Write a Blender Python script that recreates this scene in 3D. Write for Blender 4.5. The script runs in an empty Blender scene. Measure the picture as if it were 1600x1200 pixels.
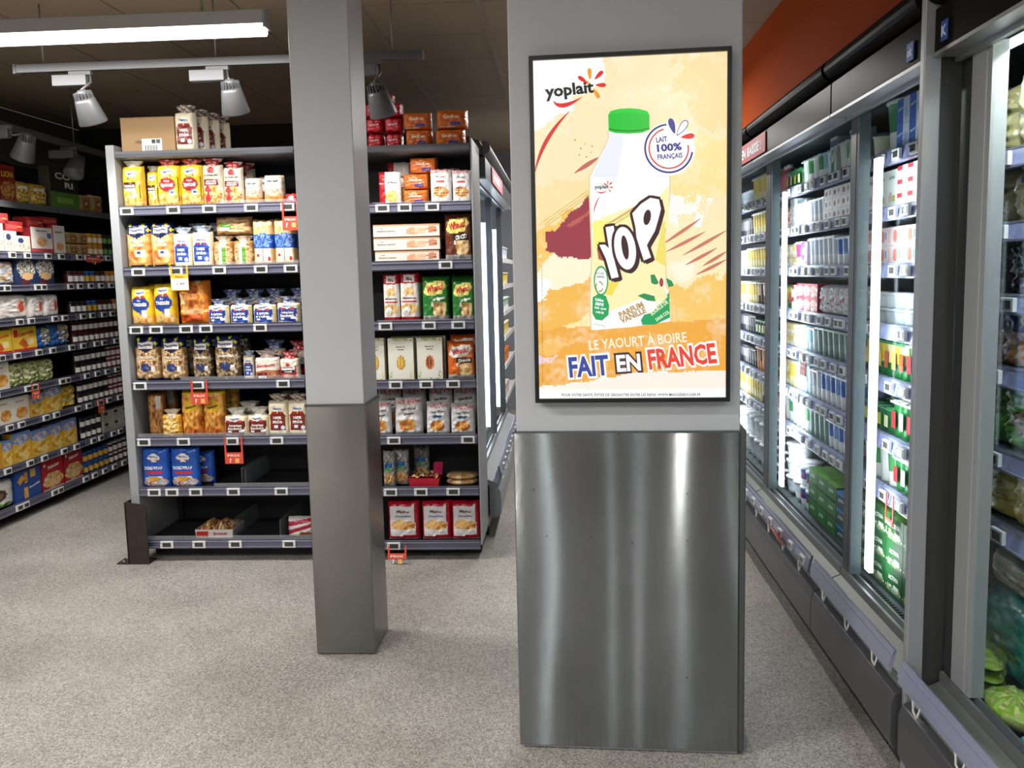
import bpy, math, random
from mathutils import Vector, Matrix, noise
sc = bpy.context.scene
col = sc.collection
random.seed(7)
PI = math.pi
# ------------------------------------------------------------ camera
cam_d = bpy.data.cameras.new('camera'); cam = bpy.data.objects.new('camera', cam_d); col.objects.link(cam)
F_PX = 1430.0
_dy = Vector((80, 173, -F_PX)).normalized()
_x = Vector((1, .016, (80 + 173 * .016) / F_PX)).normalized()
_z = _x.cross(_dy)
cam.matrix_world = Matrix(((_x[0], _x[1], _x[2], 0), (_dy[0], _dy[1], _dy[2], 0), (_z[0], _z[1], _z[2], 1.55), (0, 0, 0, 1)))
cam_d.sensor_width = 36; cam_d.lens = 36 * F_PX / 1600; cam_d.clip_start = .05
sc.camera = cam
# ------------------------------------------------------------ look
sc.view_settings.view_transform = 'Standard'; sc.view_settings.look = 'None'
sc.view_settings.exposure = 0.36; sc.view_settings.gamma = 1.0
sc.view_settings.use_curve_mapping = False
w = bpy.data.worlds.new('world'); sc.world = w; w.use_nodes = True
w.node_tree.nodes['Background'].inputs[0].default_value = (.75, .8, .85, 1)
w.node_tree.nodes['Background'].inputs[1].default_value = .3

def area(name, loc, rot, sx, sy, power, color=(1, 1, 1), spread=PI):
    l = bpy.data.lights.new(name, 'AREA'); l.shape = 'RECTANGLE'; l.size = sx; l.size_y = sy
    l.energy = power; l.color = color; l.spread = spread
    o = bpy.data.objects.new(name, l); col.objects.link(o); o.location = loc; o.rotation_euler = rot
    return o
# ceiling tubes, first one visible, others added out of view for light (the lamp bodies are built further down at the same places): x, y, z, length, yaw
TUBES = [(-2.32, 4.15, 2.685, 2.05, 0.0), (.35, 6.3, 2.80, 1.5, PI / 2), (-2.6, 1.3, 2.72, 2.0, 0.0),
         (.30, 8.6, 2.80, 1.5, PI / 2), (-.9, -.6, 2.72, 1.5, PI / 2), (.40, -.6, 2.72, 1.5, PI / 2), (-2.6, -1.3, 2.72, 2.0, 0.0)]
TPOW = [33, 28, 74, 32, 36, 20, 34]
for (x, y, z, L, yaw), p in zip(TUBES, TPOW):
    area('tube_light', (x, y, z - .075), (0, 0, yaw), L * .97, .07, p, (1, .97, .93))
# the lit strips inside the right hand chilled cabinets (bodies further down; last has none, added to light the nearest cabinet): y, z0, z1
STRIPS = [(4.87, .46, 1.99, 6.5), (3.42, .40, 1.93, 3), (6.35, .46, 1.95, 7), (1.2, .46, 1.95, 5)]
for (y, z0, z1, p) in STRIPS:
    area('cabinet_light', (1.135, y, (z0 + z1) / 2), (0, -PI / 2, 0), z1 - z0, .03, p, (.90, .97, 1))
area('cabinet_light', (1.13, 1.75, 2.085), (0, -.5, 0), .03, 1.5, 13, (.9, .97, 1))  # added light inside the nearest cabinet, hidden behind its header
# strips of an unseen cabinet, added to streak the steel column: x
REAR = [(-.81, .07, 8.5), (-.20, .03, 4), (.04, .035, 5), (.42, .04, 6), (.93, .03, 5)]
for x, w_, p in REAR: area('cabinet_light', (x, -2.53, 1.2), (PI / 2, 0, 0), w_, 1.5, p, (.92, .97, 1))
# lit strips in the far cabinet behind the bread shelves
for y in (5.62, 6.62, 7.75):
    area('cabinet_light', (-.58, y, 1.2), (0, PI / 2, 0), 1.5, .03, 13, (.90, .97, 1))
# track spots aimed at the shelves: lamp centre, target, power
SPOTS = [((-2.29, 4.45, 2.40), (-2.15, 5.0, 1.2), 24), ((-1.57, 4.45, 2.425), (-1.55, 5.0, 1.2), 24), ((-.86, 4.45, 2.39), (-.62, 5.0, 1.1), 26),
         ((-3.33, 6.25, 2.36), (-3.40, 5.2, .8), 42), ((-3.15, 5.35, 2.36), (-3.85, 5.7, 1.0), 40)]
for lc, tg, p in SPOTS:
    l = bpy.data.lights.new('spot_light', 'SPOT'); l.energy = p * .78; l.spot_size = 1.9; l.spot_blend = .7; l.shadow_soft_size = .05; l.color = (1, .97, .93)
    o = bpy.data.objects.new('spot_light', l); col.objects.link(o)
    d = (Vector(tg) - Vector(lc)).normalized(); o.location = Vector(lc) + d * .09; o.rotation_euler = d.to_track_quat('-Z', 'Y').to_euler()

# ------------------------------------------------------------ helpers
def lin(c):
    if isinstance(c, str):
        c = c.lstrip('#'); c = [int(c[i:i + 2], 16) / 255 for i in (0, 2, 4)]
    return tuple(((x / 12.92) if x <= .04045 else ((x + .055) / 1.055) ** 2.4) for x in c[:3])
_lc = {}
def L_(c):
    if c not in _lc: _lc[c] = lin(c)
    return _lc[c]
def mixc(a, b, t): return tuple(a[i] * (1 - t) + b[i] * t for i in range(3))

def mat(name, color=None, rough=.5, metal=0., spec=.5, emit=None, estr=0., bump=0., bscale=40., coat=0., attr=False, alpha=1., noise_amt=0., nscale=8., aniso=0.):
    m = bpy.data.materials.new(name); m.use_nodes = True; nt = m.node_tree; b = nt.nodes['Principled BSDF']
    b.inputs['Roughness'].default_value = rough; b.inputs['Metallic'].default_value = metal
    b.inputs['Specular IOR Level'].default_value = spec; b.inputs['Coat Weight'].default_value = coat
    b.inputs['Alpha'].default_value = alpha
    src = None
    if attr:
        a = nt.nodes.new('ShaderNodeAttribute'); a.attribute_name = 'Col'; src = a.outputs['Color']
        if emit is None: nt.links.new(src, b.inputs['Base Color'])
        else:
            nt.links.new(src, b.inputs['Emission Color']); b.inputs['Base Color'].default_value = (.02, .02, .02, 1)
    else:
        c = L_(color); b.inputs['Base Color'].default_value = (*c, 1)
        if noise_amt:
            tc = nt.nodes.new('ShaderNodeTexCoord'); n = nt.nodes.new('ShaderNodeTexNoise'); n.inputs['Scale'].default_value = nscale; n.inputs['Detail'].default_value = 6
            r = nt.nodes.new('ShaderNodeMapRange'); r.inputs['To Min'].default_value = 1 - noise_amt; r.inputs['To Max'].default_value = 1 + noise_amt
            mx = nt.nodes.new('ShaderNodeVectorMath'); mx.operation = 'SCALE'; mx.inputs[0].default_value = c
            nt.links.new(tc.outputs['Object'], n.inputs['Vector']); nt.links.new(n.outputs['Fac'], r.inputs['Value']); nt.links.new(r.outputs[0], mx.inputs['Scale']); nt.links.new(mx.outputs[0], b.inputs['Base Color'])
    if emit is not None:
        if not attr: b.inputs['Emission Color'].default_value = (*L_(emit), 1)
        b.inputs['Emission Strength'].default_value = estr
    if bump:
        tc = nt.nodes.new('ShaderNodeTexCoord'); n = nt.nodes.new('ShaderNodeTexNoise'); n.inputs['Scale'].default_value = bscale; n.inputs['Detail'].default_value = 3
        bm = nt.nodes.new('ShaderNodeBump'); bm.inputs['Strength'].default_value = bump; bm.inputs['Distance'].default_value = .01
        nt.links.new(tc.outputs['Object'], n.inputs['Vector']); nt.links.new(n.outputs['Fac'], bm.inputs['Height']); nt.links.new(bm.outputs[0], b.inputs['Normal'])
    return m
M = {}
M['film'] = mat('printed_film', attr=True, rough=.28, bump=.35, bscale=28)
M['carton'] = mat('printed_carton', attr=True, rough=.5)
M['plast'] = mat('coloured_plastic', attr=True, rough=.35)
M['shelf'] = mat('shelf_metal', '#6c6e74', .45, .3)
M['panel'] = mat('grey_panel', '#9a9da0', .5, .0, noise_amt=.04)
M['dark'] = mat('dark_steel', '#1d1e20', .6)
M['darkshelf'] = mat('dark_shelf', '#2c2d30', .5, .2)
M['rail'] = mat('price_rail', '#6a6a7c', .3, .2)
M['railB'] = mat('chilled_price_rail', '#8e97c4', .25)
M['railG'] = mat('clear_profile', '#8f92aa', .2)
M['white'] = mat('white_plastic', '#dfe0e0', .4)
M['lcd'] = mat('label_display', '#3a3d3c', .2)
M['red'] = mat('red_plastic', '#d8452e', .4)
M['yel'] = mat('yellow_plastic', '#e0a41c', .4)
M['glow'] = mat('lamp_diffuser', '#ffffff', .5, emit='#fffdf8', estr=3)
M['led'] = mat('strip_diffuser', '#ffffff', .5, emit='#f0faff', estr=2.5)
M['alu'] = mat('aluminium', '#9fa2a4', .35, .7)
M['lampgrey'] = mat('lamp_shell', '#a6a7a9', .4, .4)
M['fridge'] = mat('fridge_grey', '#55575a', .4, .3, noise_amt=.06)
M['fridged'] = mat('fridge_dark', '#2b2b2d', .35, .2)
M['gloss'] = mat('gloss_black', '#171514', .3, 0, .12, bump=.03, bscale=5); M['gloss'].node_tree.nodes['Principled BSDF'].inputs['IOR'].default_value = 1.12
M['spotgrey'] = mat('spot_shell', '#636466', .4, .3)
M['spotwhite'] = mat('spot_driver', '#5f6063', .4)
M['tubegrey'] = mat('tube_housing', '#b4b4b2', .5)
M['fin'] = mat('fridge_inner', '#5d6c70', .5)
M['finback'] = mat('fridge_back', '#1a2226', .5)
M['deck'] = mat('deck_grey', '#6f736b', .4)
M['bumper'] = mat('bumper_grey', '#4a4a4d', .4, noise_amt=.05)
M['rust'] = mat('worn_steel', '#3a302c', .55, .4, noise_amt=.5, nscale=18)
M['wood'] = mat('cardboard', '#a98a63', .8)

def link(o, parent=None):
    col.objects.link(o)
    if parent is not None: o.parent = parent
    return o
def empty(name, loc=(0, 0, 0), rz=0., label=None, cat=None, group=None):
    o = bpy.data.objects.new(name, None); o.empty_display_size = .05; link(o); o.location = loc; o.rotation_euler = (0, 0, rz)
    if label: tag(o, label, cat, group)
    return o
def tag(o, label=None, cat=None, group=None, kind=None):
    if label: o['label'] = label
    if cat: o['category'] = cat
    if group: o['group'] = group
    if kind: o['kind'] = kind
    return o

_tc = {}
def text_mesh(s, bold=.0):
    k = (s, bold)
    if k in _tc: return _tc[k]
    cu = bpy.data.curves.new('t', 'FONT'); cu.body = s; cu.size = 1; cu.resolution_u = 2; cu.offset = bold
    ob = bpy.data.objects.new('t', cu); me = ob.to_mesh()
    vs = [(v.co.x, v.co.y) for v in me.vertices]; fs = [tuple(p.vertices) for p in me.polygons]
    ob.to_mesh_clear(); bpy.data.objects.remove(ob); bpy.data.curves.remove(cu)
    x0 = min(v[0] for v in vs); x1 = max(v[0] for v in vs); y0 = min(v[1] for v in vs); y1 = max(v[1] for v in vs)
    vs = [((x - x0) / (x1 - x0) - .5, (y - y0) / (y1 - y0) - .5) for x, y in vs]
    _tc[k] = (vs, fs); return _tc[k]

class MB:
    def __init__(s): s.v = []; s.f = []; s.c = []; s.mi = []; s.sm = []; s.cm = 0; s.smooth = False
    def add(s, vs, fs, c=(.8, .8, .8), smooth=None):
        if isinstance(c, str): c = L_(c)
        b = len(s.v); s.v.extend(vs)
        for i, f in enumerate(fs):
            s.f.append(tuple(b + k for k in f)); s.c.append(c[i] if isinstance(c, list) else c); s.mi.append(s.cm); s.sm.append(s.smooth if smooth is None else smooth)
        return s
    def box(s, x0, y0, z0, x1, y1, z1, c=(.8, .8, .8)):
        if x0 > x1: x0, x1 = x1, x0
        if y0 > y1: y0, y1 = y1, y0
        if z0 > z1: z0, z1 = z1, z0
        vs = [(x0, y0, z0), (x1, y0, z0), (x1, y1, z0), (x0, y1, z0), (x0, y0, z1), (x1, y0, z1), (x1, y1, z1), (x0, y1, z1)]
        return s.add(vs, [(0, 3, 2, 1), (4, 5, 6, 7), (0, 1, 5, 4), (1, 2, 6, 5), (2, 3, 7, 6), (3, 0, 4, 7)], c, False)
    def prism(s, pts, axis, a0, a1, c=(.8, .8, .8)):
        # pts: outline in the plane across `axis`; extruded from a0 to a1
        n = len(pts)
        def P(p, a): return (a, p[0], p[1]) if axis == 'x' else ((p[0], a, p[1]) if axis == 'y' else (p[0], p[1], a))
        vs = [P(p, a0) for p in pts] + [P(p, a1) for p in pts]
        fs = [tuple(range(n - 1, -1, -1)), tuple(range(n, 2 * n))] + [(i, (i + 1) % n, n + (i + 1) % n, n + i) for i in range(n)]
        return s.add(vs, fs, c, False)
    def lathe(s, prof, n=16, c=(.8, .8, .8), o=(0, 0, 0), colf=None, sx=1., sy=1.):
        vs = []; fs = []; cs = []
        for r, z in prof:
            for k in range(n):
                a = 2 * PI * k / n; vs.append((o[0] + r * sx * math.cos(a), o[1] + r * sy * math.sin(a), o[2] + z))
        for i in range(len(prof) - 1):
            for k in range(n):
                k2 = (k + 1) % n; fs.append((i * n + k, i * n + k2, (i + 1) * n + k2, (i + 1) * n + k))
                if colf: cs.append(colf(i, (k + .5) / n, (prof[i][1] + prof[i + 1][1]) / 2))
        if prof[0][0] > 1e-5: fs.append(tuple(range(n - 1, -1, -1))); cs.append(cs[0] if colf else 0)
        if prof[-1][0] > 1e-5: b = (len(prof) - 1) * n; fs.append(tuple(range(b, b + n))); cs.append(cs[-2] if colf else 0)
        return s.add(vs, fs, cs if colf else c, True)
    def tube(s, pts, r, n=8, c=(.8, .8, .8)):
        pts = [Vector(p) for p in pts]; vs = []; fs = []
        for i, p in enumerate(pts):
            d = (pts[min(i + 1, len(pts) - 1)] - pts[max(i - 1, 0)]).normalized()
            u = d.cross(Vector((0, 0, 1)) if abs(d.z) < .9 else Vector((1, 0, 0))).normalized(); w_ = d.cross(u)
            for k in range(n):
                a = 2 * PI * k / n; q = p + u * (r * math.cos(a)) + w_ * (r * math.sin(a)); vs.append(tuple(q))
        for i in range(len(pts) - 1):
            for k in range(n):
                k2 = (k + 1) % n; fs.append((i * n + k, i * n + k2, (i + 1) * n + k2, (i + 1) * n + k))
        fs.append(tuple(range(n - 1, -1, -1))); b = (len(pts) - 1) * n; fs.append(tuple(range(b, b + n)))
        return s.add(vs, fs, c, True)
    def surf(s, P, nu, nv, cf, smooth=True, flip=False):
        if isinstance(cf, str): cf = L_(cf)
        vs = [P(-1 + 2 * i / nu, -1 + 2 * j / nv) for j in range(nv + 1) for i in range(nu + 1)]
        fs = []; cs = []
        for j in range(nv):
            for i in range(nu):
                a = j * (nu + 1) + i; q = (a, a + 1, a + nu + 2, a + nu + 1)
                fs.append(q[::-1] if flip else q); cs.append(cf(-1 + 2 * (i + .5) / nu, -1 + 2 * (j + .5) / nv) if callable(cf) else cf)
        return s.add(vs, fs, cs, smooth)
    def text(s, t, T, w, h, c, bold=.02, rot=0.):
        # T maps local (x, y) to 3-D; text centred on (0, 0), w wide and h high
        vs, fs = text_mesh(t, bold); ca, sa = math.cos(rot), math.sin(rot)
        return s.add([T(x * w * ca - y * h * sa, x * w * sa + y * h * ca) for x, y in vs], fs, c, False)
    def build(s, name, mats, parent=None, bevel=0., subs=0):
        me = bpy.data.meshes.new(name); me.from_pydata([tuple(p) for p in s.v], [], s.f)
        if not isinstance(mats, (list, tuple)): mats = [mats]
        for m in mats: me.materials.append(m)
        me.polygons.foreach_set('material_index', s.mi); me.polygons.foreach_set('use_smooth', s.sm)
        if any(m.name in ('printed_film', 'printed_carton', 'coloured_plastic', 'screen_image') for m in mats):
            at = me.color_attributes.new('Col', 'FLOAT_COLOR', 'CORNER'); buf = []
            for f, c in zip(s.f, s.c):
                if not c: c = (.5, .5, .5)
                buf.extend((c[0], c[1], c[2], 1.0) * len(f))
            at.data.foreach_set('color', buf)
        me.update()
        o = bpy.data.objects.new(name, me); link(o, parent)
        if bevel:
            b = o.modifiers.new('b', 'BEVEL'); b.width = bevel; b.segments = 2; b.limit_method = 'ANGLE'
        return o
def bx(name, m, a, b, parent=None, bevel=0.):
    mb = MB(); mb.box(*a, *b); return mb.build(name, m, parent, bevel)

# ------------------------------------------------------------ the room
def floor_mat():
    m = bpy.data.materials.new('speckled_floor'); m.use_nodes = True; nt = m.node_tree; b = nt.nodes['Principled BSDF']
    tc = nt.nodes.new('ShaderNodeTexCoord')
    def nz(sc_, det, rough=.6):
        n = nt.nodes.new('ShaderNodeTexNoise'); n.inputs['Scale'].default_value = sc_; n.inputs['Detail'].default_value = det; n.inputs['Roughness'].default_value = rough
        nt.links.new(tc.outputs['Object'], n.inputs['Vector']); return n
    n1 = nt.nodes.new('ShaderNodeTexVoronoi'); n1.inputs['Scale'].default_value = 210; nt.links.new(tc.outputs['Object'], n1.inputs['Vector']); n2 = nz(1.6, 5)
    r = nt.nodes.new('ShaderNodeValToRGB'); nt.links.new(n1.outputs['Color'], r.inputs[0])
    e = r.color_ramp.elements; e[0].position = .12; e[0].color = (*L_('#7a7671'), 1); e[1].position = .9; e[1].color = (*L_('#cdc9c2'), 1)
    x = e.new(.5); x.color = (*L_('#a8a49d'), 1)
    mx = nt.nodes.new('ShaderNodeMix'); mx.data_type = 'RGBA'; mx.blend_type = 'MULTIPLY'; mx.inputs['Factor'].default_value = 1
    r2 = nt.nodes.new('ShaderNodeValToRGB'); nt.links.new(n2.outputs['Fac'], r2.inputs[0]); r2.color_ramp.elements[0].color = (.72, .71, .69, 1); r2.color_ramp.elements[0].position = .3; r2.color_ramp.elements[1].color = (1, 1, 1, 1); r2.color_ramp.elements[1].position = .62
    nt.links.new(r.outputs[0], mx.inputs['A']); nt.links.new(r2.outputs[0], mx.inputs['B']); nt.links.new(mx.outputs['Result'], b.inputs['Base Color'])
    b.inputs['Roughness'].default_value = .48
    bm = nt.nodes.new('ShaderNodeBump'); bm.inputs['Strength'].default_value = .05; bm.inputs['Distance'].default_value = .002
    nt.links.new(n1.outputs['Distance'], bm.inputs['Height']); nt.links.new(bm.outputs[0], b.inputs['Normal'])
    return m
XL, XR, YB, YN, HC = -4.25, 2.1, 10.4, -3.2, 2.9
def struct(name, m, a, b, bevel=0.):
    o = bx(name, m, a, b, None, bevel); o['kind'] = 'structure'; return o
struct('floor', floor_mat(), (XL, YN, -.1), (XR, YB, 0))
def ceil_mat():
    m = mat('ceiling_tile', '#a08e78', .85, noise_amt=.12, nscale=3); return m
cb = MB()
cb.box(XL, YN, HC + .012, XR, YB, HC + .1)
ceiling = cb.build('ceiling', mat('ceiling_gap', '#5a4f42', .9)); ceiling['kind'] = 'structure'
t_ = MB(); gx = [-.40 + .6 * k for k in range(-7, 6)]; gy = [4.72 + .605 * k for k in range(-14, 11)]
for i in range(len(gx) - 1):
    for j in range(len(gy) - 1):
        x0, x1 = max(gx[i], XL), min(gx[i + 1], XR); y0, y1 = max(gy[j], YN), min(gy[j + 1], YB)
        if x1 - x0 > .05 and y1 - y0 > .05: t_.box(x0 + .004, y0 + .004, HC, x1 - .004, y1 - .004, HC + .012)
o = t_.build('ceiling_tiles', ceil_mat(), ceiling)
g_ = MB()
for x in gx[1:-1]: g_.box(x - .012, YN, HC - .006, x + .012, YB, HC - .001)
g_.build('ceiling_grid', mat('ceiling_grid', '#9d8d7a', .6), ceiling)
wallm = mat('painted_wall', '#8f949c', .7, noise_amt=.04)
struct('wall_back', wallm, (XL, YB, 0), (XR, YB + .1, HC))
struct('wall_left', mat('left_wall', '#57524d', .8), (XL - .1, YN, 0), (XL, YB, HC))
struct('wall_right', wallm, (XR, YN, 0), (XR + .1, YB, HC))
struct('wall_front', mat('near_wall', '#3c3c3e', .8), (XL, YN - .1, 0), (XR, YN, HC))
struct('wall_partition', mat('dark_partition', '#1e1b19', .8), (XL, 8.05, 0), (-1.25, 8.13, HC - .002))  # dark colour stands for the unlit area behind the bread shelves
struct('wall_fascia', mat('orange_paint', '#a9440d', .85, spec=.1, noise_amt=.08, nscale=2), (1.13, 1.0, 2.345), (1.2, YB, HC - .002))
# ------------------------------------------------------------ steel clad columns
def steel_mat(name, base, rough, streak, brush):
    m = bpy.data.materials.new(name); m.use_nodes = True; nt = m.node_tree; b = nt.nodes['Principled BSDF']
    b.inputs['Metallic'].default_value = 1; b.inputs['Anisotropic'].default_value = 1.0
    tg = nt.nodes.new('ShaderNodeCombineXYZ'); tg.inputs[2].default_value = 1; nt.links.new(tg.outputs[0], b.inputs['Tangent'])
    tc = nt.nodes.new('ShaderNodeTexCoord')
    def nz(scale, det, vec):
        mp = nt.nodes.new('ShaderNodeMapping'); mp.inputs['Scale'].default_value = vec
        n = nt.nodes.new('ShaderNodeTexNoise'); n.inputs['Scale'].default_value = scale; n.inputs['Detail'].default_value = det
        nt.links.new(tc.outputs['Object'], mp.inputs[0]); nt.links.new(mp.outputs[0], n.inputs['Vector']); return n
    n1 = nz(3.0, 5, (1, 1, .5)); n2 = nz(14, 6, (3, 3, .6)); n3 = nz(2.2, 0, (1.3, 1, .45))
    r = nt.nodes.new('ShaderNodeValToRGB'); nt.links.new(n1.outputs['Fac'], r.inputs[0])
    c = L_(base); r.color_ramp.elements[0].position = .3; r.color_ramp.elements[0].color = (c[0] * .72, c[1] * .72, c[2] * .72, 1); r.color_ramp.elements[1].position = .7; r.color_ramp.elements[1].color = (c[0] * 1.1, c[1] * 1.1, c[2] * 1.1, 1)
    nt.links.new(r.outputs[0], b.inputs['Base Color'])
    mr = nt.nodes.new('ShaderNodeMapRange'); mr.inputs['To Min'].default_value = rough * .9; mr.inputs['To Max'].default_value = rough * 1.12
    nt.links.new(n2.outputs['Fac'], mr.inputs[0]); nt.links.new(mr.outputs[0], b.inputs['Roughness'])
    bm = nt.nodes.new('ShaderNodeBump'); bm.inputs['Strength'].default_value = 1; bm.inputs['Distance'].default_value = streak
    bm2 = nt.nodes.new('ShaderNodeBump'); bm2.inputs['Strength'].default_value = .08; bm2.inputs['Distance'].default_value = .0005
    nt.links.new(n3.outputs['Fac'], bm.inputs['Height']); nt.links.new(n2.outputs['Fac'], bm2.inputs['Height']); nt.links.new(bm.outputs[0], b.inputs['Normal'])
    # fine horizontal brushing: every tiny groove tips the normal up or down
    wn = nt.nodes.new('ShaderNodeTexWhiteNoise'); nt.links.new(tc.outputs['Object'], wn.inputs['Vector'])
    ma = nt.nodes.new('ShaderNodeMath'); ma.operation = 'MULTIPLY_ADD'; ma.inputs[1].default_value = brush; ma.inputs[2].default_value = -brush / 2; nt.links.new(wn.outputs['Value'], ma.inputs[0])
    cx_ = nt.nodes.new('ShaderNodeCombineXYZ'); nt.links.new(ma.outputs[0], cx_.inputs[2])
    va = nt.nodes.new('ShaderNodeVectorMath'); va.operation = 'ADD'; nt.links.new(bm.outputs[0], va.inputs[0]); nt.links.new(cx_.outputs[0], va.inputs[1])
    vn = nt.nodes.new('ShaderNodeVectorMath'); vn.operation = 'NORMALIZE'; nt.links.new(va.outputs[0], vn.inputs[0]); nt.links.new(vn.outputs[0], b.inputs['Normal'])
    return m
steel = steel_mat('brushed_steel', '#9a9d9c', .125, .0055, .75)
steel2 = steel_mat('dull_brushed_steel', '#7f7e7a', .22, .003, .7)
paint = mat('column_paint', '#c4c7cb', .45, noise_amt=.05, nscale=3)
seam = mat('seam_metal', '#6d6f70', .4, .8)
t = empty('square_column', (-.923, 3.59, 0), 0, 'slim square grey column with a plain steel sleeve, between the two bread shelf bays', 'column', 'columns')
bx('painted_shaft', paint, (-.1175, .006, .002), (.1175, .27, HC - .003), t, .004)
sl = bx('steel_sleeve', steel2, (-.1225, 0, .004), (.1225, .276, 1.048), t, .003)
m = MB(); m.box(-.124, -.002, 1.040, .124, .278, 1.050); m.box(.1205, -.0015, .004, .1245, .003, 1.048); m.build('sleeve_trim', seam, t)
col2 = empty('square_column', (.1845, 2.83, 0), math.radians(-3.2), 'wide grey column with scratched steel cladding under the lit advertising screen', 'column', 'columns')
bx('painted_shaft', paint, (-.341, .006, .003), (.352, .42, HC - .003), col2, .004)
bx('steel_sleeve', steel, (-.351, -.004, .012), (.351, .425, 1.058), col2, .004)
m = MB(); m.box(.352, .002, .012, .366, .30, 1.062); m.box(.367, .015, .012, .372, .30, 1.055); m.box(-.352, -.006, 1.052, .352, .0, 1.0575); m.build('corner_trim', seam, col2)
m = MB()
for (x, z) in [(-.11, .72), (.02, .70), (.19, .86), (.19, .71), (.19, .26), (-.02, 1.05), (-.29, .87), (-.25, .72)]: m.lathe([(.0028, 0), (0, .0015)], 8, o=(0, 0, 0)) if 0 else m.box(x - .002, -.0052, z - .002, x + .002, -.0042, z + .002)
m.build('rivet', M['dark'], col2)

# ------------------------------------------------------------ advertising screen
scr = empty('advertising_screen', (.2045, 2.826, 1.672), math.radians(-3.2), 'black framed lit advertising screen showing a drinking yoghurt bottle', 'screen')
SW, SH, FR = .590, 1.036, .0125
m = MB()
m.box(-SW / 2, -.042, -SH / 2, -SW / 2 + FR, -.001, SH / 2); m.box(SW / 2 - FR, -.042, -SH / 2, SW / 2, -.001, SH / 2)
m.box(-SW / 2 + FR, -.042, SH / 2 - FR, SW / 2 - FR, -.001, SH / 2); m.box(-SW / 2 + FR, -.042, -SH / 2, SW / 2 - FR, -.001, -SH / 2 + FR)
m.box(-SW / 2 + FR, -.03, -SH / 2 + FR, SW / 2 - FR, -.001, SH / 2 - FR)
m.build('frame', mat('screen_frame', '#101012', .35), scr)
IW, IH = SW - 2 * FR, SH - 2 * FR
TLc, TRc, BRc, BLc = (834, 97), (1134, 83), (1129, 616), (841, 624)
def art(u, v):      # artwork sheet coordinates -> screen coordinates
    s_, t_ = .5, .5
    for _ in range(6):
        X = [(1 - s_) * (1 - t_) * TLc[k] + s_ * (1 - t_) * TRc[k] + s_ * t_ * BRc[k] + (1 - s_) * t_ * BLc[k] for k in (0, 1)]
        ds = [(1 - t_) * (TRc[k] - TLc[k]) + t_ * (BRc[k] - BLc[k]) for k in (0, 1)]; dt = [(1 - s_) * (BLc[k] - TLc[k]) + s_ * (BRc[k] - TRc[k]) for k in (0, 1)]
        det = ds[0] * dt[1] - ds[1] * dt[0]; eu, ev = u - X[0], v - X[1]
        s_ += (eu * dt[1] - ev * dt[0]) / det; t_ += (ds[0] * ev - ds[1] * eu) / det
    return (s_ - .5) * IW, (.5 - t_) * IH
def A4(x, y): return 810 + .2417 * x, 60 + .2417 * y
def A5(x, y): return 810 + .25 * x, 340 + .25 * y
def inpoly(x, y, P):
    c = False; j = len(P) - 1
    for i in range(len(P)):
        if (P[i][1] > y) != (P[j][1] > y) and x < (P[j][0] - P[i][0]) * (y - P[i][1]) / (P[j][1] - P[i][1]) + P[i][0]: c = not c
        j = i
    return c
def P4(*a): return [A4(a[i], a[i + 1]) for i in range(0, len(a), 2)]
def P5(*a): return [A5(a[i], a[i + 1]) for i in range(0, len(a), 2)]
PAINT = [ # rough brush strokes of the background, back to front: polygon, colour, warp
 (P4(560, 100, 1500, 0, 1500, 1400, 0, 1400, 0, 700, 300, 450, 560, 270), '#fbe6b8', 14),
 (P4(1050, 90, 1400, 60, 1400, 560, 1180, 560, 1000, 330), '#fbdca0', 30),
 (P4(900, 640, 1400, 590, 1400, 1000, 900, 1000), '#f8e39c', 26),
 (P4(960, 1000, 1200, 1000, 1190, 1130, 960, 1160), '#fffaf0', 22),
 (P4(0, 1060, 480, 950, 480, 1500, 0, 1500), '#f5c25c', 24),
 (P5(0, 0, 480, 0, 480, 300, 130, 260, 0, 200), '#f7c866', 20),
 (P4(0, 960, 460, 870, 520, 1060, 0, 1250), '#fbe0a6', 20),
 (P5(130, 240, 480, 150, 480, 370, 230, 480, 210, 400, 130, 380), '#fdf1cf', 16),
 (P5(0, 540, 480, 350, 480, 640, 240, 730, 0, 800), '#f3b94d', 12),
 (P5(240, 700, 460, 580, 480, 690, 300, 730), '#fbe3a2', 10),
 (P5(890, 0, 1400, 0, 1400, 330, 890, 470), '#fae9b8', 16),
 (P5(900, 430, 1400, 280, 1400, 640, 900, 640), '#f6c96a', 16),
 (P5(960, 250, 1100, 250, 1080, 340, 960, 380), '#fdf3d6', 8),
 (P5(0, 700, 1400, 590, 1400, 925, 700, 960, 300, 1040, 0, 1080), '#f0ab3c', 4),
 (P5(0, 830, 240, 740, 420, 740, 300, 775, 200, 850), '#f4be62', 14),
 (P5(0, 840, 210, 860, 200, 900, 0, 990), '#f2cfd8', 14),
 (P5(0, 1085, 300, 1045, 700, 965, 1400, 925, 1400, 1060, 0, 1080), '#fcefe2', 3),
 (P5(0, 1080, 1400, 1045, 1400, 1300, 0, 1300), '#ffffff', 1),
 (P4(620, 1000, 500, 950, 240, 1220, 240, 1400, 620, 1400), '#9a3540', 5),
 (P5(180, 70, 480, 0, 480, 150, 350, 190, 300, 230, 240, 225, 160, 190), '#9a3540', 6),
 (P4(300, 1200, 460, 1090, 470, 1110, 330, 1210), '#b95f58', 5),
]
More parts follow.
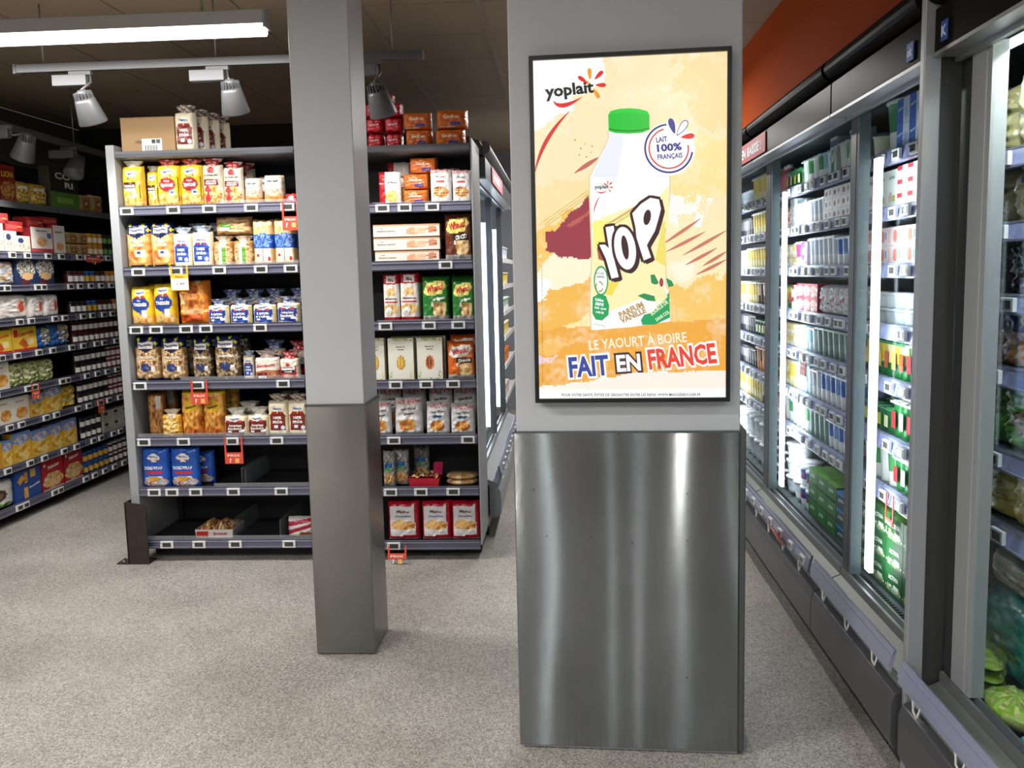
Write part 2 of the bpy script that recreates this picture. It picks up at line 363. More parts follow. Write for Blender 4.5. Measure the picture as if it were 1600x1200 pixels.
def paintc(u, v):
    n1 = noise.noise(Vector((u * .05, v * .05, 0))); n2 = noise.noise(Vector((u * .05, v * .05, 5))); n3 = noise.noise(Vector((u * .3, v * .3, 2)))
    c = L_('#ffffff')
    for P, cc, wq in PAINT:
        if inpoly(u + wq * (n1 + .35 * n3), v + wq * (n2 - .35 * n3), P): c = L_(cc)
    g = noise.noise(Vector((u * .02, v * .03, 9))) * .5 + noise.noise(Vector((u * .12, v * .12, 4))) * .35
    if c[2] < .9 and c[0] > .5: c = mixc(c, L_('#fffbe8'), max(0, min(.6, g * .8 + .02)))
    return c
s = MB(); NX, NZ = 124, 224
for j in range(NZ):
    for i in range(NX):
        x0, x1 = (i / NX - .5) * IW, ((i + 1) / NX - .5) * IW; z0, z1 = (j / NZ - .5) * IH, ((j + 1) / NZ - .5) * IH
        a_, b_ = (i + .5) / NX, 1 - (j + .5) / NZ
        u = (1 - a_) * (1 - b_) * TLc[0] + a_ * (1 - b_) * TRc[0] + a_ * b_ * BRc[0] + (1 - a_) * b_ * BLc[0]; v = (1 - a_) * (1 - b_) * TLc[1] + a_ * (1 - b_) * TRc[1] + a_ * b_ * BRc[1] + (1 - a_) * b_ * BLc[1]
        s.add([(x0, -.0305, z0), (x1, -.0305, z0), (x1, -.0305, z1), (x0, -.0305, z1)], [(0, 1, 2, 3)], paintc(u, v), False)
LY = [-.0308]
def ly(): LY[0] -= .0001; return LY[0]
def apoly(P, c):
    y = ly(); q = [art(*p) for p in P]; s.add([(a, y, b) for a, b in q], [tuple(range(len(q)))], c, False)
def aell(cu, cv, ru, rv, c, rot=0, n=28, a0=0, a1=360, inner=0):
    y = ly(); ca, sa = math.cos(math.radians(rot)), -math.sin(math.radians(rot)); P = []; Q = []
    for k in range(n + 1):
        a = math.radians(a0 + (a1 - a0) * k / n)
        for f_, L in ((1, P), (inner, Q)):
            x, z = ru * f_ * math.cos(a), -rv * f_ * math.sin(a); L.append(art(cu + x * ca - z * sa, cv + x * sa + z * ca))
    vs = [(a, y, b) for a, b in P + Q]; s.add(vs, [(k, k + 1, n + 2 + k, n + 1 + k) for k in range(n)], c, False)
def atext(t, cu, cv, w, h, c, bold=.02, rot=0):
    y = ly()
    def T(x, z):
        a, b = art(cu + x, cv - z); return (a, y, b)
    s.text(t, T, w, h, c, bold, math.radians(rot))
def petal(u0, v0, u1, v1, wd, c):      # drop shape from a tip to a round end
    n = 18; P = []; du, dv = u1 - u0, v1 - v0; L = math.hypot(du, dv)
    for k in range(n):
        a = 2 * PI * k / n; t = .5 - .5 * math.cos(a); r = wd * math.sin(a) * (.35 + .65 * t)
        P.append((u0 + du * t - dv / L * r, v0 + dv * t + du / L * r))
    apoly(P, c)
def stroke(pts, w0, w1, c):
    n = len(pts); A = []; B = []
    for i, p in enumerate(pts):
        a, b = pts[max(0, i - 1)], pts[min(n - 1, i + 1)]; d = math.hypot(b[0] - a[0], b[1] - a[1]) or 1
        t = i / (n - 1); wd = w0 + (w1 - w0) * math.sin(PI * t) if w1 > w0 else w0
        A.append((p[0] - (b[1] - a[1]) / d * wd, p[1] + (b[0] - a[0]) / d * wd)); B.append((p[0] + (b[1] - a[1]) / d * wd, p[1] - (b[0] - a[0]) / d * wd))
    y = ly(); q = [art(*p) for p in A + B]; s.add([(a, y, b) for a, b in q], [(i, i + 1, n + i + 1, n + i) for i in range(n - 1)], c, False)
def bez(p0, p1, p2, n=16): return [tuple((1 - t) ** 2 * p0[k] + 2 * t * (1 - t) * p1[k] + t * t * p2[k] for k in (0, 1)) for t in [i / n for i in range(n + 1)]]
BK, RD, OR, NV = '#111111', '#e1261c', '#f39a1f', '#2f2d86'
stroke(bez(A4(335, 465), A4(150, 640), A4(108, 850)), .4, 3.2, '#d42a24')
for q in [(380, 920, 530, 745, 10), ]: stroke(bez(A4(360, 858), A4(450, 800), A4(530, 750)), .2, 3.5, '#c56a5c')
for a in [(900, 140, 1130, -20), (915, 190, 1160, 60), (1020, 210, 1290, 50), (1035, 270, 1230, 160), (1140, 275, 1290, 180), (1100, 330, 1290, 230)]:
    p0, p1 = A5(a[0], a[1]), A5(a[2], a[3]); stroke(bez(p0, ((p0[0] + p1[0]) / 2, (p0[1] + p1[1]) / 2 + 1), p1), .3, 2.6, '#cb7a66')
for i in range(12):
    p0 = A4(130 + i * 26, 1190 - i * 18 + (i % 3) * 20); stroke([p0, (p0[0] + 12, p0[1] - 9), (p0[0] + 26, p0[1] - 18)], .2, .6, '#d9a93a')
# wordmark top left
atext('yoplait', *A4(335, 340), 77, 24, BK, .035, 6)
aell(*A4(452, 288), 2.2, 2.4, '#f39a1f')
stroke(bez(A4(230, 400), A4(270, 470), A4(415, 378)), .3, 3.4, RD)
for tip, end, c in [((452, 290), (392, 250), RD), ((468, 270), (465, 198), OR), ((498, 268), (552, 216), RD), ((503, 303), (572, 303), RD), ((490, 325), (528, 385), OR)]: petal(*A4(*tip), *A4(*end), 4.4, c)
# bottle
bot = P4(587, 590, 848, 590, 862, 650, 920, 780, 972, 880, 970, 1000) + P5(905, 100, 915, 400, 935, 560, 940, 625, 700, 665, 455, 690, 450, 500, 462, 200) + P4(465, 1000, 466, 880, 520, 770, 590, 640)
big = [(x + (2 if x > 980 else -2), y) for x, y in bot]
apoly(big, '#e3d2a4'); apoly(bot, '#fdfdff')
apoly(P4(600, 605, 690, 605, 640, 880, 475, 880, 530, 770), '#eceffa'); apoly(P4(800, 605, 850, 620, 965, 870, 900, 885, 860, 740), '#eff1fb')
apoly(P4(470, 1180, 560, 1130, 900, 1010, 968, 930, 968, 1200, 470, 1200), '#fbf3b0')
apoly(P5(464, 0, 910, 0, 915, 400, 790, 480, 455, 640, 462, 200), '#f9f0b4')
apoly(P5(470, 0, 600, 0, 540, 180, 470, 160), '#fbf27e'); apoly(P5(900, 0, 912, 0, 912, 280, 850, 240), '#f0e06a'); apoly(P5(490, 170, 560, 180, 560, 260, 500, 240), '#b4553a'); apoly(P5(540, 380, 630, 380, 580, 470, 540, 460), '#f8dc52')
apoly(P5(455, 610, 780, 480, 930, 420, 940, 625, 700, 665, 455, 690), '#fcfcfa')
stroke(bez(A4(528, 1003), A4(495, 1050), A4(488, 1110)), .2, 1.0, '#d35a50')
for i in range(9): p0 = A4(570 + i * 22, 1180 - i * 14 + (i % 2) * 25); stroke([p0, (p0[0] + 10, p0[1] - 5), (p0[0] + 24, p0[1] - 11)], .2, .9, '#dcc24c' if i % 2 else '#c7893f')
apoly(P4(585, 490, 600, 465, 650, 452, 715, 447, 785, 452, 835, 465, 848, 490, 848, 580, 800, 600, 715, 606, 630, 602, 587, 590), '#13c22b')
apoly(P4(587, 572, 640, 583, 715, 586, 790, 582, 848, 568, 848, 574, 790, 589, 715, 593, 640, 590, 587, 578), '#0a7d1c')
apoly(P4(587, 492, 600, 467, 650, 454, 715, 449, 785, 454, 835, 467, 846, 490, 790, 478, 715, 474, 640, 480), '#1dcf37')
atext('yoplait', *A4(540, 945), 22, 8, BK, .03, 3); stroke(bez(A4(512, 970), A4(530, 992), A4(572, 968)), .2, 1, RD)
for tip, end, c in [((575, 935), (556, 920), RD), ((580, 930), (578, 902), OR), ((587, 932), (606, 912), RD), ((590, 943), (612, 946), RD), ((584, 955), (598, 975), OR)]: petal(*A4(*tip), *A4(*end), 1.5, c)
# big wordmark: three letters, dark rim then white
def letter(polys, holes, c_in='#fbfbfb'):
    for P in polys:
        cu = sum(p[0] for p in P) / len(P); cv = sum(p[1] for p in P) / len(P)
        for dx, dy in ((5, 0), (3, 4), (0, 5), (-3.6, 3), (-4, -1), (-2, -4), (2, -4), (6, 4), (4, 6)): apoly([(x + dx, y + dy) for x, y in P], '#3d1418')
    for P in polys: apoly(P, c_in)
    for P in holes: apoly(P, '#3d1418')
def ring(cu, cv, ru, rv, rot, n=30):
    r = math.radians(rot); return [(cu + ru * math.cos(a) * math.cos(r) - rv * math.sin(a) * math.sin(r), cv + ru * math.cos(a) * math.sin(r) + rv * math.sin(a) * math.cos(r)) for a in [2 * PI * k / n for k in range(n)]]
letter([P5(545, 40, 595, 30, 610, 130, 590, 210, 625, 350, 580, 360, 545, 235, 505, 150, 540, 148, 565, 170)], [])
letter([ring(*A5(665, 170), 16.5, 33.5, -8)], [])
apoly(ring(*A5(665, 165), 5.2, 19, -8), '#3d1418')
letter([P4(735, 1110, 790, 1050, 850, 1010, 905, 1020, 918, 1080, 900, 1150) + P5(850, 60, 810, 130, 800, 150, 825, 225, 780, 245, 735, 100, 730, 40)], [ring(*A4(830, 1135), 5.5, 12, 10)])
# sticker texts on the bottle
aell(*A5(515, 375), 11.3, 23.5, '#17a455'); aell(*A5(515, 375), 9.3, 20.5, '#ffffff'); atext('RECYCLABLE', *A5(508, 328), 13, 3, '#444444'); atext('100%', *A5(510, 350), 12, 4, '#444444')
for k in range(3): aell(*A5(505, 412), 6.2, 8.5, '#9a9a30', inner=.75, a0=120 * k + 15, a1=120 * k + 100, n=8)
apoly(P5(462, 480, 500, 455, 545, 470, 565, 530, 560, 590, 520, 625, 480, 620, 460, 580), '#17a455')
for i, tt in enumerate(['Idée', 'sans', 'lait que', 'végé']): atext(tt, *A5(505 + 6 * (i == 2), 495 + i * 27), 13 + 5 * (i == 2), 5, '#ffffff', .03, -8)
atext('PARFUM', *A5(700, 555), 41, 9.5, '#b9914e', .04, 27); atext('VANILLE', *A5(712, 590), 43, 9.5, '#b9914e', .04, 26)
apoly(P5(760, 620, 780, 585, 830, 570, 880, 510, 935, 440, 938, 600, 850, 645, 770, 650), '#19a35c')
atext('SOURCE DE', *A5(872, 540), 33, 6.5, '#f5f5c8', .03, 40); atext('SANS COL', *A5(893, 590), 25, 5.5, '#f5f5c8', .03, 35)
for P in [(740, 465, 780, 450, 860, 470, 850, 500, 800, 495), (820, 335, 845, 330, 870, 380, 860, 400, 825, 385), (915, 350, 950, 370, 965, 400, 930, 410)]: apoly(P5(*P), '#2f8f4e')
for P, c in [((790, 420, 860, 390, 875, 440, 860, 540, 840, 450), '#f7edaf'), ((870, 350, 905, 350, 915, 440, 880, 440), '#fdfbe8'), ((860, 430, 900, 400, 925, 470, 880, 520), '#f6ecb4')]: apoly(P5(*P), c)
aell(*A5(887, 380), 3.2, 7, '#b23a36')
atext('6 x yaourt à boire', *A5(505, 655), 18, 3, '#555555', .0, -12)
# round milk badge
aell(*A4(968, 705), 40, 40, '#ffffff'); aell(*A4(968, 700), 37.5, 37.5, NV, inner=.925, a0=-8, a1=-265 + 360 - 360, n=44)
aell(*A4(968, 700), 31, 31, RD, inner=.93, a0=10, a1=-255, n=40)
atext('LAIT', *A4(924, 643), 17, 8, NV, .03, 7); atext('100%', *A4(972, 692), 38, 12, NV, .04, 5); atext('FRANÇAIS', *A4(976, 751), 38, 9.5, NV, .025, 5)
petal(*A4(1008, 612), *A4(975, 512), 8.5, '#ffffff'); petal(*A4(1006, 608), *A4(977, 512), 6.6, NV); petal(*A4(1020, 620), *A4(1085, 525), 7.6, NV); petal(*A4(1024, 613), *A4(1082, 530), 6, '#ffffff'); petal(*A4(1040, 632), *A4(1136, 616), 7.6, '#ffffff'); petal(*A4(1045, 630), *A4(1131, 618), 5.6, RD)
# claim
atext('LE YAOURT À BOIRE', *A5(738, 745), 151, 20, '#fff6e6', .01, 6)
def claim(t, x, y, w, h, c, oc, rot):
    atext(t, *A5(x, y), w + 6, h + 7, oc, .10, rot); atext(t, *A5(x, y), w, h, c, .035, rot)
claim('FAIT', 435, 918, 62, 33, '#33429b', '#ffffff', 5); claim('EN', 682, 892, 37, 27, '#ffffff', '#3d2430', 5); claim('FRANCE', 1010, 845, 104, 33, '#e8432f', '#ffffff', 7)
atext('POUR VOTRE SANTÉ, ÉVITEZ DE GRIGNOTER ENTRE LES REPAS. WWW.MANGERBOUGER.FR', *A5(695, 1096), 214, 6.2, '#222222', .012, 1.3)
atext('YOPLAIT FRANCE SAS AU CAPITAL - LES ARÔMES SONT ISSUS DE LA VANILLE - BOISSON LACTÉE FABRIQUÉE EN FRANCE', *A5(146, 660), 190, 2.6, '#7a6a4a', 0, 90)
for i in range(7): p = A4(370 + (i * 37) % 120, 650 + (i * 53) % 120); aell(*p, 1.6 - .15 * i, 1.2, '#9aa42c')
s.build('screen_image', mat('screen_image', attr=True, rough=.25, emit='x', estr=.8), scr)
# ------------------------------------------------------------ packs: shapes and printed fronts
def nz3(x, y, z=0.): return noise.noise(Vector((x, y, z)))
def artc(cmds, base, seed=0.):
    b = L_(base)
    pre = []
    for c in cmds:
        if c[0] == 't': continue
        if c[0] == 'n': pre.append(('n', c[1], c[2], c[3], c[4], [L_(k) for k in c[5]], c[6]))
        elif c[0] == 'p': pre.append(('p', c[1], L_(c[2])))
        else: pre.append((c[0], c[1], c[2], c[3], c[4], L_(c[5])))
    def f(u, v):
        col_ = b
        for c in pre:
            k = c[0]
            if k == 'r':
                if c[1] <= u <= c[3] and c[2] <= v <= c[4]: col_ = c[5]
            elif k == 'e':
                if ((u - c[1]) / c[3]) ** 2 + ((v - c[2]) / c[4]) ** 2 < 1: col_ = c[5]
            elif k == 'd':
                if abs(u - c[1]) / c[3] + abs(v - c[2]) / c[4] < 1: col_ = c[5]
            elif k == 'p':
                if inpoly(u, v, c[1]): col_ = c[2]
            elif k == 'n':
                q = nz3(u * 3 + seed, v * 3, 1.3) * .35
                if ((u - c[1]) / c[3]) ** 2 + ((v - c[2]) / c[4]) ** 2 < 1 + q:
                    t = nz3(u * c[6] + 7 + seed, v * c[6] * 1.6 + seed, .5) * .9 + .5; n_ = len(c[5]); x = max(0, min(.999, t)) * (n_ - 1); i = int(x); col_ = mixc(c[5][i], c[5][min(i + 1, n_ - 1)], x - i)
        return col_
    return f
def puttext(m, cmds, P, eps=.0015):
    k = 0
    for c in cmds:
        if c[0] != 't': continue
        _, t, cu, cv, wu, hv, cc = c[:7]; rot = math.radians(c[7]) if len(c) > 7 else 0.; k += 1
        def T(x, y):
            p = P(max(-1, min(1, cu + x)), max(-1, min(1, cv + y))); return (p[0], p[1] - eps - .0001 * k, p[2])
        m.text(t, T, wu, hv, cc, .035, rot)
def bag(w, h, d, base, cmds=(), side=None, top=.0, pw=5, pz=7, wrinkle=.006, seed=1., nu=26, nv=34, toplift=.92, topcol=None, taper=0., seal=True):
    """soft film bag: outline w x h, thickness d, bulging front and back, optional gathered top"""
    m = MB(); side = side or base; f = artc(cmds, base, seed)
    def prof(u, v):
        a = max(0., 1 - abs(u) ** pw) ** .45; vv = abs(v) if not seal else abs(v)
        return a * max(0., 1 - vv ** pz) ** .5
    def XZ(u, v):
        z = (v + 1) / 2 * h; wv = 1 - taper * (v + 1) / 2 + .018 * nz3(v * 2.2, seed, 3)
        x = u * w / 2 * wv
        if abs(v) > .93: x += .004 * nz3(u * 4, v * 3, seed)
        z += .006 * nz3(u * 1.7, seed, 4) * (v > .5)
        return x, z
    def F(u, v):
        x, z = XZ(u, v); p = prof(u, v); return (x, -d / 2 * p - wrinkle * p * (nz3(u * 2.5, v * 3.5, seed) + .6 * nz3(u * 6, v * 7, seed + 3)), z)
    def B(u, v):
        x, z = XZ(u, v); p = prof(u, v); return (x, d / 2 * p, z)
    m.surf(F, nu, nv, f); m.surf(B, 8, 10, L_(side), flip=True)
    puttext(m, cmds, F)
    if top:
        tc_ = topcol or side; cs = [L_(tc_), mixc(L_(tc_), (1, 1, 1), .45), mixc(L_(tc_), (0, 0, 0), .3)]
        def Tp(u, v):
            t = (v + 1) / 2; a = u * PI
            rr = (.5 - .43 * t) if t < .45 else (.30 + .35 * (t - .45)) * (1 + .25 * math.sin(a * 6 + seed))
            rr = rr * w * .9; 
            return (rr * math.cos(a) * .95, rr * math.sin(a) * min(1, d / w) * .8 - .0, h * .9 + t * (h * .1 + top))
        m2 = MB(); m.extras = [('gathered_top', m2, 'film')]
        m2.surf(Tp, 18, 7, lambda u, v: cs[int(abs(nz3(u * 5, v * 3, seed)) * 9) % 3])
    return m
def loaf(w, h, d, base, cmds=(), side=None, top=.05, topcol=None, seed=1., crust=None):
    return bag(w, h, d, base, cmds, side, top, pw=9, pz=14, wrinkle=.004, seed=seed, topcol=topcol or side)
def carton(w, h, d, base, cmds=(), side=None, topc=None, nu=24, nv=30, flip=False):
    m = MB(); f = artc(cmds, base, w * 31)
    def P(u, v): return (u * w / 2, -d / 2, (v + 1) / 2 * h)
    m.surf(P, nu, nv, f, False); puttext(m, cmds, P, .0006)
    s = L_(side or base); tcol = L_(topc) if topc else s
    x0, x1, y0, y1 = -w / 2, w / 2, -d / 2, d / 2
    m.add([(x0, y0, 0), (x1, y0, 0), (x1, y1, 0), (x0, y1, 0), (x0, y0, h), (x1, y0, h), (x1, y1, h), (x0, y1, h)], [(0, 3, 2, 1), (4, 5, 6, 7), (1, 2, 6, 5), (2, 3, 7, 6), (3, 0, 4, 7)], [s, tcol, s, s, s], False)
    return m
def pot(m, x, y, z, r, h, body, lid, band=None, label=None, n=14, taper=.8, lidh=.006):
    def cf(i, a, zz):
        if i >= 5: return L_(lid)
        if label and .52 < a < .98 and i in (1, 2, 3): return L_(label)
        if band and i in (2, 3): return L_(band)
        return L_(body)
    m.lathe([(r * taper, 0), (r * (taper * .9 + .1), h * .15), (r * (taper * .7 + .3), h * .4), (r * (taper * .4 + .6), h * .7), (r * .97, h * .92), (r * 1.04, h * .93), (r * 1.04, h * .93 + lidh), (0, h * .935 + lidh)], n, o=(x, y, z), colf=cf)
def multipot(nx, nz_, ny, r, h, body, lid, band=None, label=None, tray=None, spots=None, n=10):
    """joined yoghurt pots, nx wide, ny deep, nz_ high"""
    m = MB(); rd = random.Random(nx * 7 + nz_)
    for k in range(nz_):
        for i in range(nx):
            for j in range(ny):
                pot(m, (i - (nx - 1) / 2) * 2.1 * r, (j - (ny - 1) / 2) * 2.1 * r, k * (h + .002), r, h, body, lid, band[(i) % len(band)] if band else None, label, n)
        w2, d2 = nx * 1.05 * r, ny * 1.05 * r; z = k * (h + .002) + h * .93
        m.box(-w2, -d2, z, w2, d2, z + .004, lid)
        if spots:
            for i in range(nx): cc = spots[i % len(spots)]; x = (i - (nx - 1) / 2) * 2.1 * r; zc = k * (h + .002) + h * .5; m.add([(x - r * .55, -d2 * 1.0, zc - h * .25), (x + r * .55, -d2 * 1.0, zc - h * .25), (x + r * .55, -d2 * 1.0, zc + h * .22), (x - r * .55, -d2 * 1.0, zc + h * .22)], [(0, 1, 2, 3)], cc, False)
    return m
def jar(r, h, content, lid, label='#f0eee8', text=None):
    m = MB()
    def cf(i, a, z):
        if i >= 7: return L_(lid)
        if label and 2 <= i <= 3 and .55 < a < .95: return L_(label)
        return L_(content)
    m.lathe([(r * .85, 0), (r, h * .06), (r, h * .2), (r, h * .4), (r, h * .62), (r, h * .72), (r * .86, h * .8), (r * .82, h * .83), (r * .9, h * .835), (r * .9, h * .99), (r * .8, h), (0, h)], 14, colf=cf)
    return m
NVY, WH, RDD = '#20397c', '#f2efe6', '#b3202a'
def logo(y, s=1., c='#1c3f8c', name="Harry's"):     # name on white cloud with small red and yellow flags
    return [('e', 0, y, .52 * s, .15 * s, WH), ('t', name, 0, y, .82 * s, .17 * s, c), ('r', -.42 * s, y - .27 * s, -.2 * s, y - .15 * s, '#c9282c'), ('r', -.08 * s, y - .27 * s, .08 * s, y - .15 * s, '#e8b23a'), ('r', .2 * s, y - .27 * s, .42 * s, y - .15 * s, '#c9282c')]
GOLD = ['#b8652a', '#e5a44e', '#f3cf86', '#c97a35']
BRD = ['#8d6238', '#c59a63', '#dcbf92', '#a57b49']
CR = ['#5c3b23', '#c48f52', '#e9d2a6', '#8b5a33', '#d8c8ad']
K = {}
def kind(name, builder, look, cat, matk='film', word=None, size=None): K[name] = dict(b=builder, look=look, cat=cat, m=matk, word=word or name, size=size)
kind('brioche_sliced', lambda: bag(.13, .262, .10, '#e3c02e', [('n', 0, -.62, .95, .42, GOLD, 3), ('e', -.05, .08, .72, .32, '#97262f'), ('t', 'TRANCHÉE', -.05, .06, 1.1, .17, WH), ('t', 'BRIOCHE', -.05, .24, .5, .06, WH), ('r', .15, -.4, .6, -.18, '#e9eef6'), ('r', .2, -.36, .55, -.22, NVY), ('r', .86, -.7, .95, .4, '#7c7130')] + logo(.66), top=.03, topcol='#c12b2e'), 'yellow sliced brioche bag with red oval label', 'bread', word='bread_bag')
kind('brioche_sliced_dark', lambda: bag(.125, .265, .10, '#dcb62c', [('n', 0, -.66, .95, .4, GOLD, 3), ('r', -.8, -.08, .35, .25, '#4b1d1c'), ('t', 'TRANCHÉE', -.2, .06, 1.0, .15, WH), ('r', -.7, -.15, .3, -.06, '#f0ece0'), ('r', .0, -.45, .4, -.2, '#dfe7f5'), ('r', .62, -.6, .9, .7, '#c2a341'), ('r', .68, -.5, .8, .1, '#5d5330')] + logo(.62), top=.03, topcol='#e8e8e4', seed=4.), 'yellow sliced brioche bag with dark brown label', 'bread', word='bread_bag')
kind('brioche_apple', lambda: bag(.115, .25, .095, '#ded3bd', [('n', 0, -.45, .9, .5, ['#a82a33', '#d6a24c', '#e6c98c', '#c23c3c'], 3), ('e', -.05, .72, .36, .15, '#d02a2e'), ('t', 'La Boulangère', 0, .48, 1.3, .12, '#38291f'), ('r', -.75, .02, .7, .3, '#7c1a24'), ('t', 'BRIOCHES', -.02, .2, 1.0, .09, WH), ('t', 'GOURMANDES', -.02, .09, 1.1, .09, WH), ('e', -.4, -.2, .3, .14, '#d23238'), ('e', -.4, -.62, .3, .14, '#d23238'), ('r', -1, -1, 1, -.88, '#a51e2a')], top=.035, topcol='#b8262e', seed=2.), 'cream and red brioche bag with an apple emblem', 'bread', word='bread_bag')
kind('bun_bag', lambda: bag(.11, .158, .09, '#cdbfae', [('n', 0, -.55, 1, .55, ['#b87333', '#c98a4b', '#d59b5e'], 2), ('n', 0, -.1, .9, .25, ['#e8d8c8', '#c96f4a', '#efe6da'], 6), ('e', 0, .55, .8, .4, '#d4d0cd'), ('t', 'hot dog', 0, .55, 1.1, .2, '#2c2a2a')], side='#b98550', taper=.12, seed=3.), 'pale bag of long soft rolls', 'bread', word='bun_bag')
kind('red_pouch', lambda: bag(.07, .09, .05, '#c4252c', [('e', 0, .2, .5, .4, '#efe7e2')]), 'small bright red pouch', 'bag', word='pouch')
kind('milk_rolls', lambda: bag(.137, .25, .09, '#d59a55', [('n', 0, 0, 1, .75, ['#a45a26', '#dc9c50', '#f0c583', '#e3ab63'], 2.2), ('r', -1, .52, 1, 1, '#1b2450'), ('p', [(-1, .55), (0, .3), (1, .55)], '#1b2450'), ('d', -.55, .88, .16, .1, '#e8de3a'), ('d', .5, .86, .16, .1, '#e8de3a'), ('d', .9, .68, .1, .08, '#e8de3a'), ('d', -.9, .66, .1, .08, '#e8de3a'), ('r', -.62, .55, .62, .78, WH), ('t', 'Pasquier', 0, .665, 1.1, .13, NVY), ('t', 'Pains', -.05, .22, 1.0, .17, '#f7e9d4'), ('t', 'au lait', .05, .05, 1.0, .15, '#f7e9d4'), ('r', -.2, -.45, .6, -.2, '#eceae4'), ('r', -.1, -.38, .25, -.26, '#3e4a78'), ('r', -1, -1, 1, -.8, '#1c2552'), ('d', -.8, -.84, .14, .09, '#e8de3a'), ('d', .6, -.84, .14, .09, '#e8de3a')], side='#1d2654', seed=5.), 'milk roll bag with dark blue top and bottom', 'bread', word='roll_bag')
def mie(c, seed, h=.225, t='mie', w=.115):
    return loaf(w, h, .10, '#ece2c4', [('r', -.78, -.62, .8, .2, c), ('p', [(-.9, .15), (-.5, .42), (.5, .42), (.9, .1)], c), ('t', '100%', -.02, .06, .82, .16, WH), ('t', t, -.02, -.16, 1.0, .2, WH), ('r', -.35, -.5, .0, -.34, '#e9eef8'), ('e', .5, -.5, .2, .12, '#dfe6f5')] + logo(.55, 1.05), side='#d8c39c', top=.04, topcol='#9fb0cf' if c == NVY or c == '#2346a0' else '#8f7a68', seed=seed)
kind('loaf_blue_tall', lambda: mie('#2346a0', 2.), 'tall white sandwich loaf with royal blue label', 'bread', word='sandwich_loaf')
kind('loaf_brown_tall', lambda: mie('#7c241f', 6., .235), 'tall wholemeal sandwich loaf with brown red label', 'bread', word='sandwich_loaf')
def loafsq(c, t1, t2, seed, topc, side='#d8c39c'):
    cm = [('p', [(-.85, -.7), (.75, -.82), (.85, .55), (-.8, .6)], c), ('t', t1, 0, .1, 1.15, .24, WH), ('t', t2, -.02, -.2, 1.25, .26, WH), ('r', .3, -.55, .75, -.3, '#e6ecf6'), ('r', -.6, -.6, -.3, -.4, '#e6ecf6')] + [('e', 0, .68, .5, .24, WH), ('t', "Harry's", 0, .7, .8, .24, '#1c3f8c'), ('r', -.5, .36, -.2, .5, '#c9282c'), ('r', .2, .36, .5, .5, '#c9282c')]
    return loaf(.122, .145, .12, '#e9ddbd', cm, side=side, top=.045, topcol=topc, seed=seed)
kind('loaf_blue_square', lambda: loafsq('#2346a0', '100%', 'mie', 1., '#5468a0'), 'short white sandwich loaf with royal blue label', 'bread', word='sandwich_loaf')
kind('sandwich_blue', lambda: loafsq('#1f3a90', 'American', 'Sandwich', 3., '#2b4a8c'), 'short large sliced sandwich loaf with navy label', 'bread', word='sandwich_loaf')
kind('sandwich_brown', lambda: loafsq('#6e201c', 'American', 'Sandwich', 5., '#d9d5cc', '#c9a678'), 'short sliced wholemeal sandwich loaf with brown label', 'bread', word='sandwich_loaf')
kind('loaf_bluewrap', lambda: loaf(.12, .245, .11, '#dcb985', [('r', -1, -.25, 1, .38, '#2450b0'), ('n', 0, .1, 1, .3, ['#16357e', '#2d62c4', '#8fb1e6', '#1f47a0'], 6), ('r', -.7, -.8, .75, -.22, '#f0e4cd'), ('t', "Harry's", 0, -.5, .5, .14, '#7c241f', 90), ('r', -.6, -.6, -.42, -.45, '#c9282c'), ('r', .5, -.75, .66, -.6, '#c9282c'), ('n', 0, .75, 1, .25, ['#e6c893', '#d5a765', '#f3e2bf'], 3)], side='#d2ab74', top=.0, seed=7.), 'pale loaf turned upside down in blue printed wrap', 'bread', word='sandwich_loaf')
kind('seed_loaf', lambda: loaf(.112, .165, .1, '#a8763f', [('n', 0, 0, 1, 1, BRD, 5), ('r', -.35, -.75, .3, .45, '#5f9a35'), ('r', -.35, -.75, -.1, .45, '#e8e6da'), ('e', 0, .72, .35, .2, '#f1ede0')], side='#a5794a', top=.03, topcol='#c9b79a', seed=8.), 'brown cereal loaf in clear bag with green strip', 'bread', word='sandwich_loaf')
kind('seed_loaf_flat', lambda: bag(.27, .115, .12, '#ad7d48', [('n', 0, 0, 1, 1, BRD, 4), ('r', -.7, -.45, -.1, .25, '#5f9a35'), ('r', -.66, -.55, -.12, -.2, '#e8e6da')], side='#a5794a', seed=9.), 'brown cereal loaf lying flat on two others', 'bread', word='sandwich_loaf')
kind('braided_brioche', lambda: bag(.13, .225, .1, '#eec42c', [('n', 0, -.7, 1, .35, GOLD, 3), ('e', -.05, .12, .8, .42, '#24428f'), ('p', [(-.8, .0), (.7, .0), (.3, -.55)], '#24428f'), ('t', 'Pur', -.1, .3, .3, .1, WH), ('t', 'TRESSÉE', -.05, .12, 1.25, .2, WH), ('r', -.6, -.08, .4, -.03, WH), ('r', .1, -.5, .5, -.2, '#e6edf8')] + logo(.68, .95), side='#e2b62c', seed=10., wrinkle=.004, topcol='#e9e5e0'), 'bright yellow braided brioche bag with blue label', 'bread', word='bread_bag')
kind('orange_brioche', lambda: bag(.2, .25, .12, '#d87a22', [('n', -.1, .15, .85, .9, ['#b6531a', '#e0842c', '#f2b25c', '#d46d1f', '#f6dfae'], 2.6), ('r', -.9, -.8, .6, -.55, '#c8501a'), ('n', 0, -.35, .9, .12, ['#f3c98b', '#e89a48', '#fbe9c4'], 3)], side='#c9661d', seed=11., wrinkle=.014), 'large crumpled orange brioche bag', 'bread', word='bread_bag')
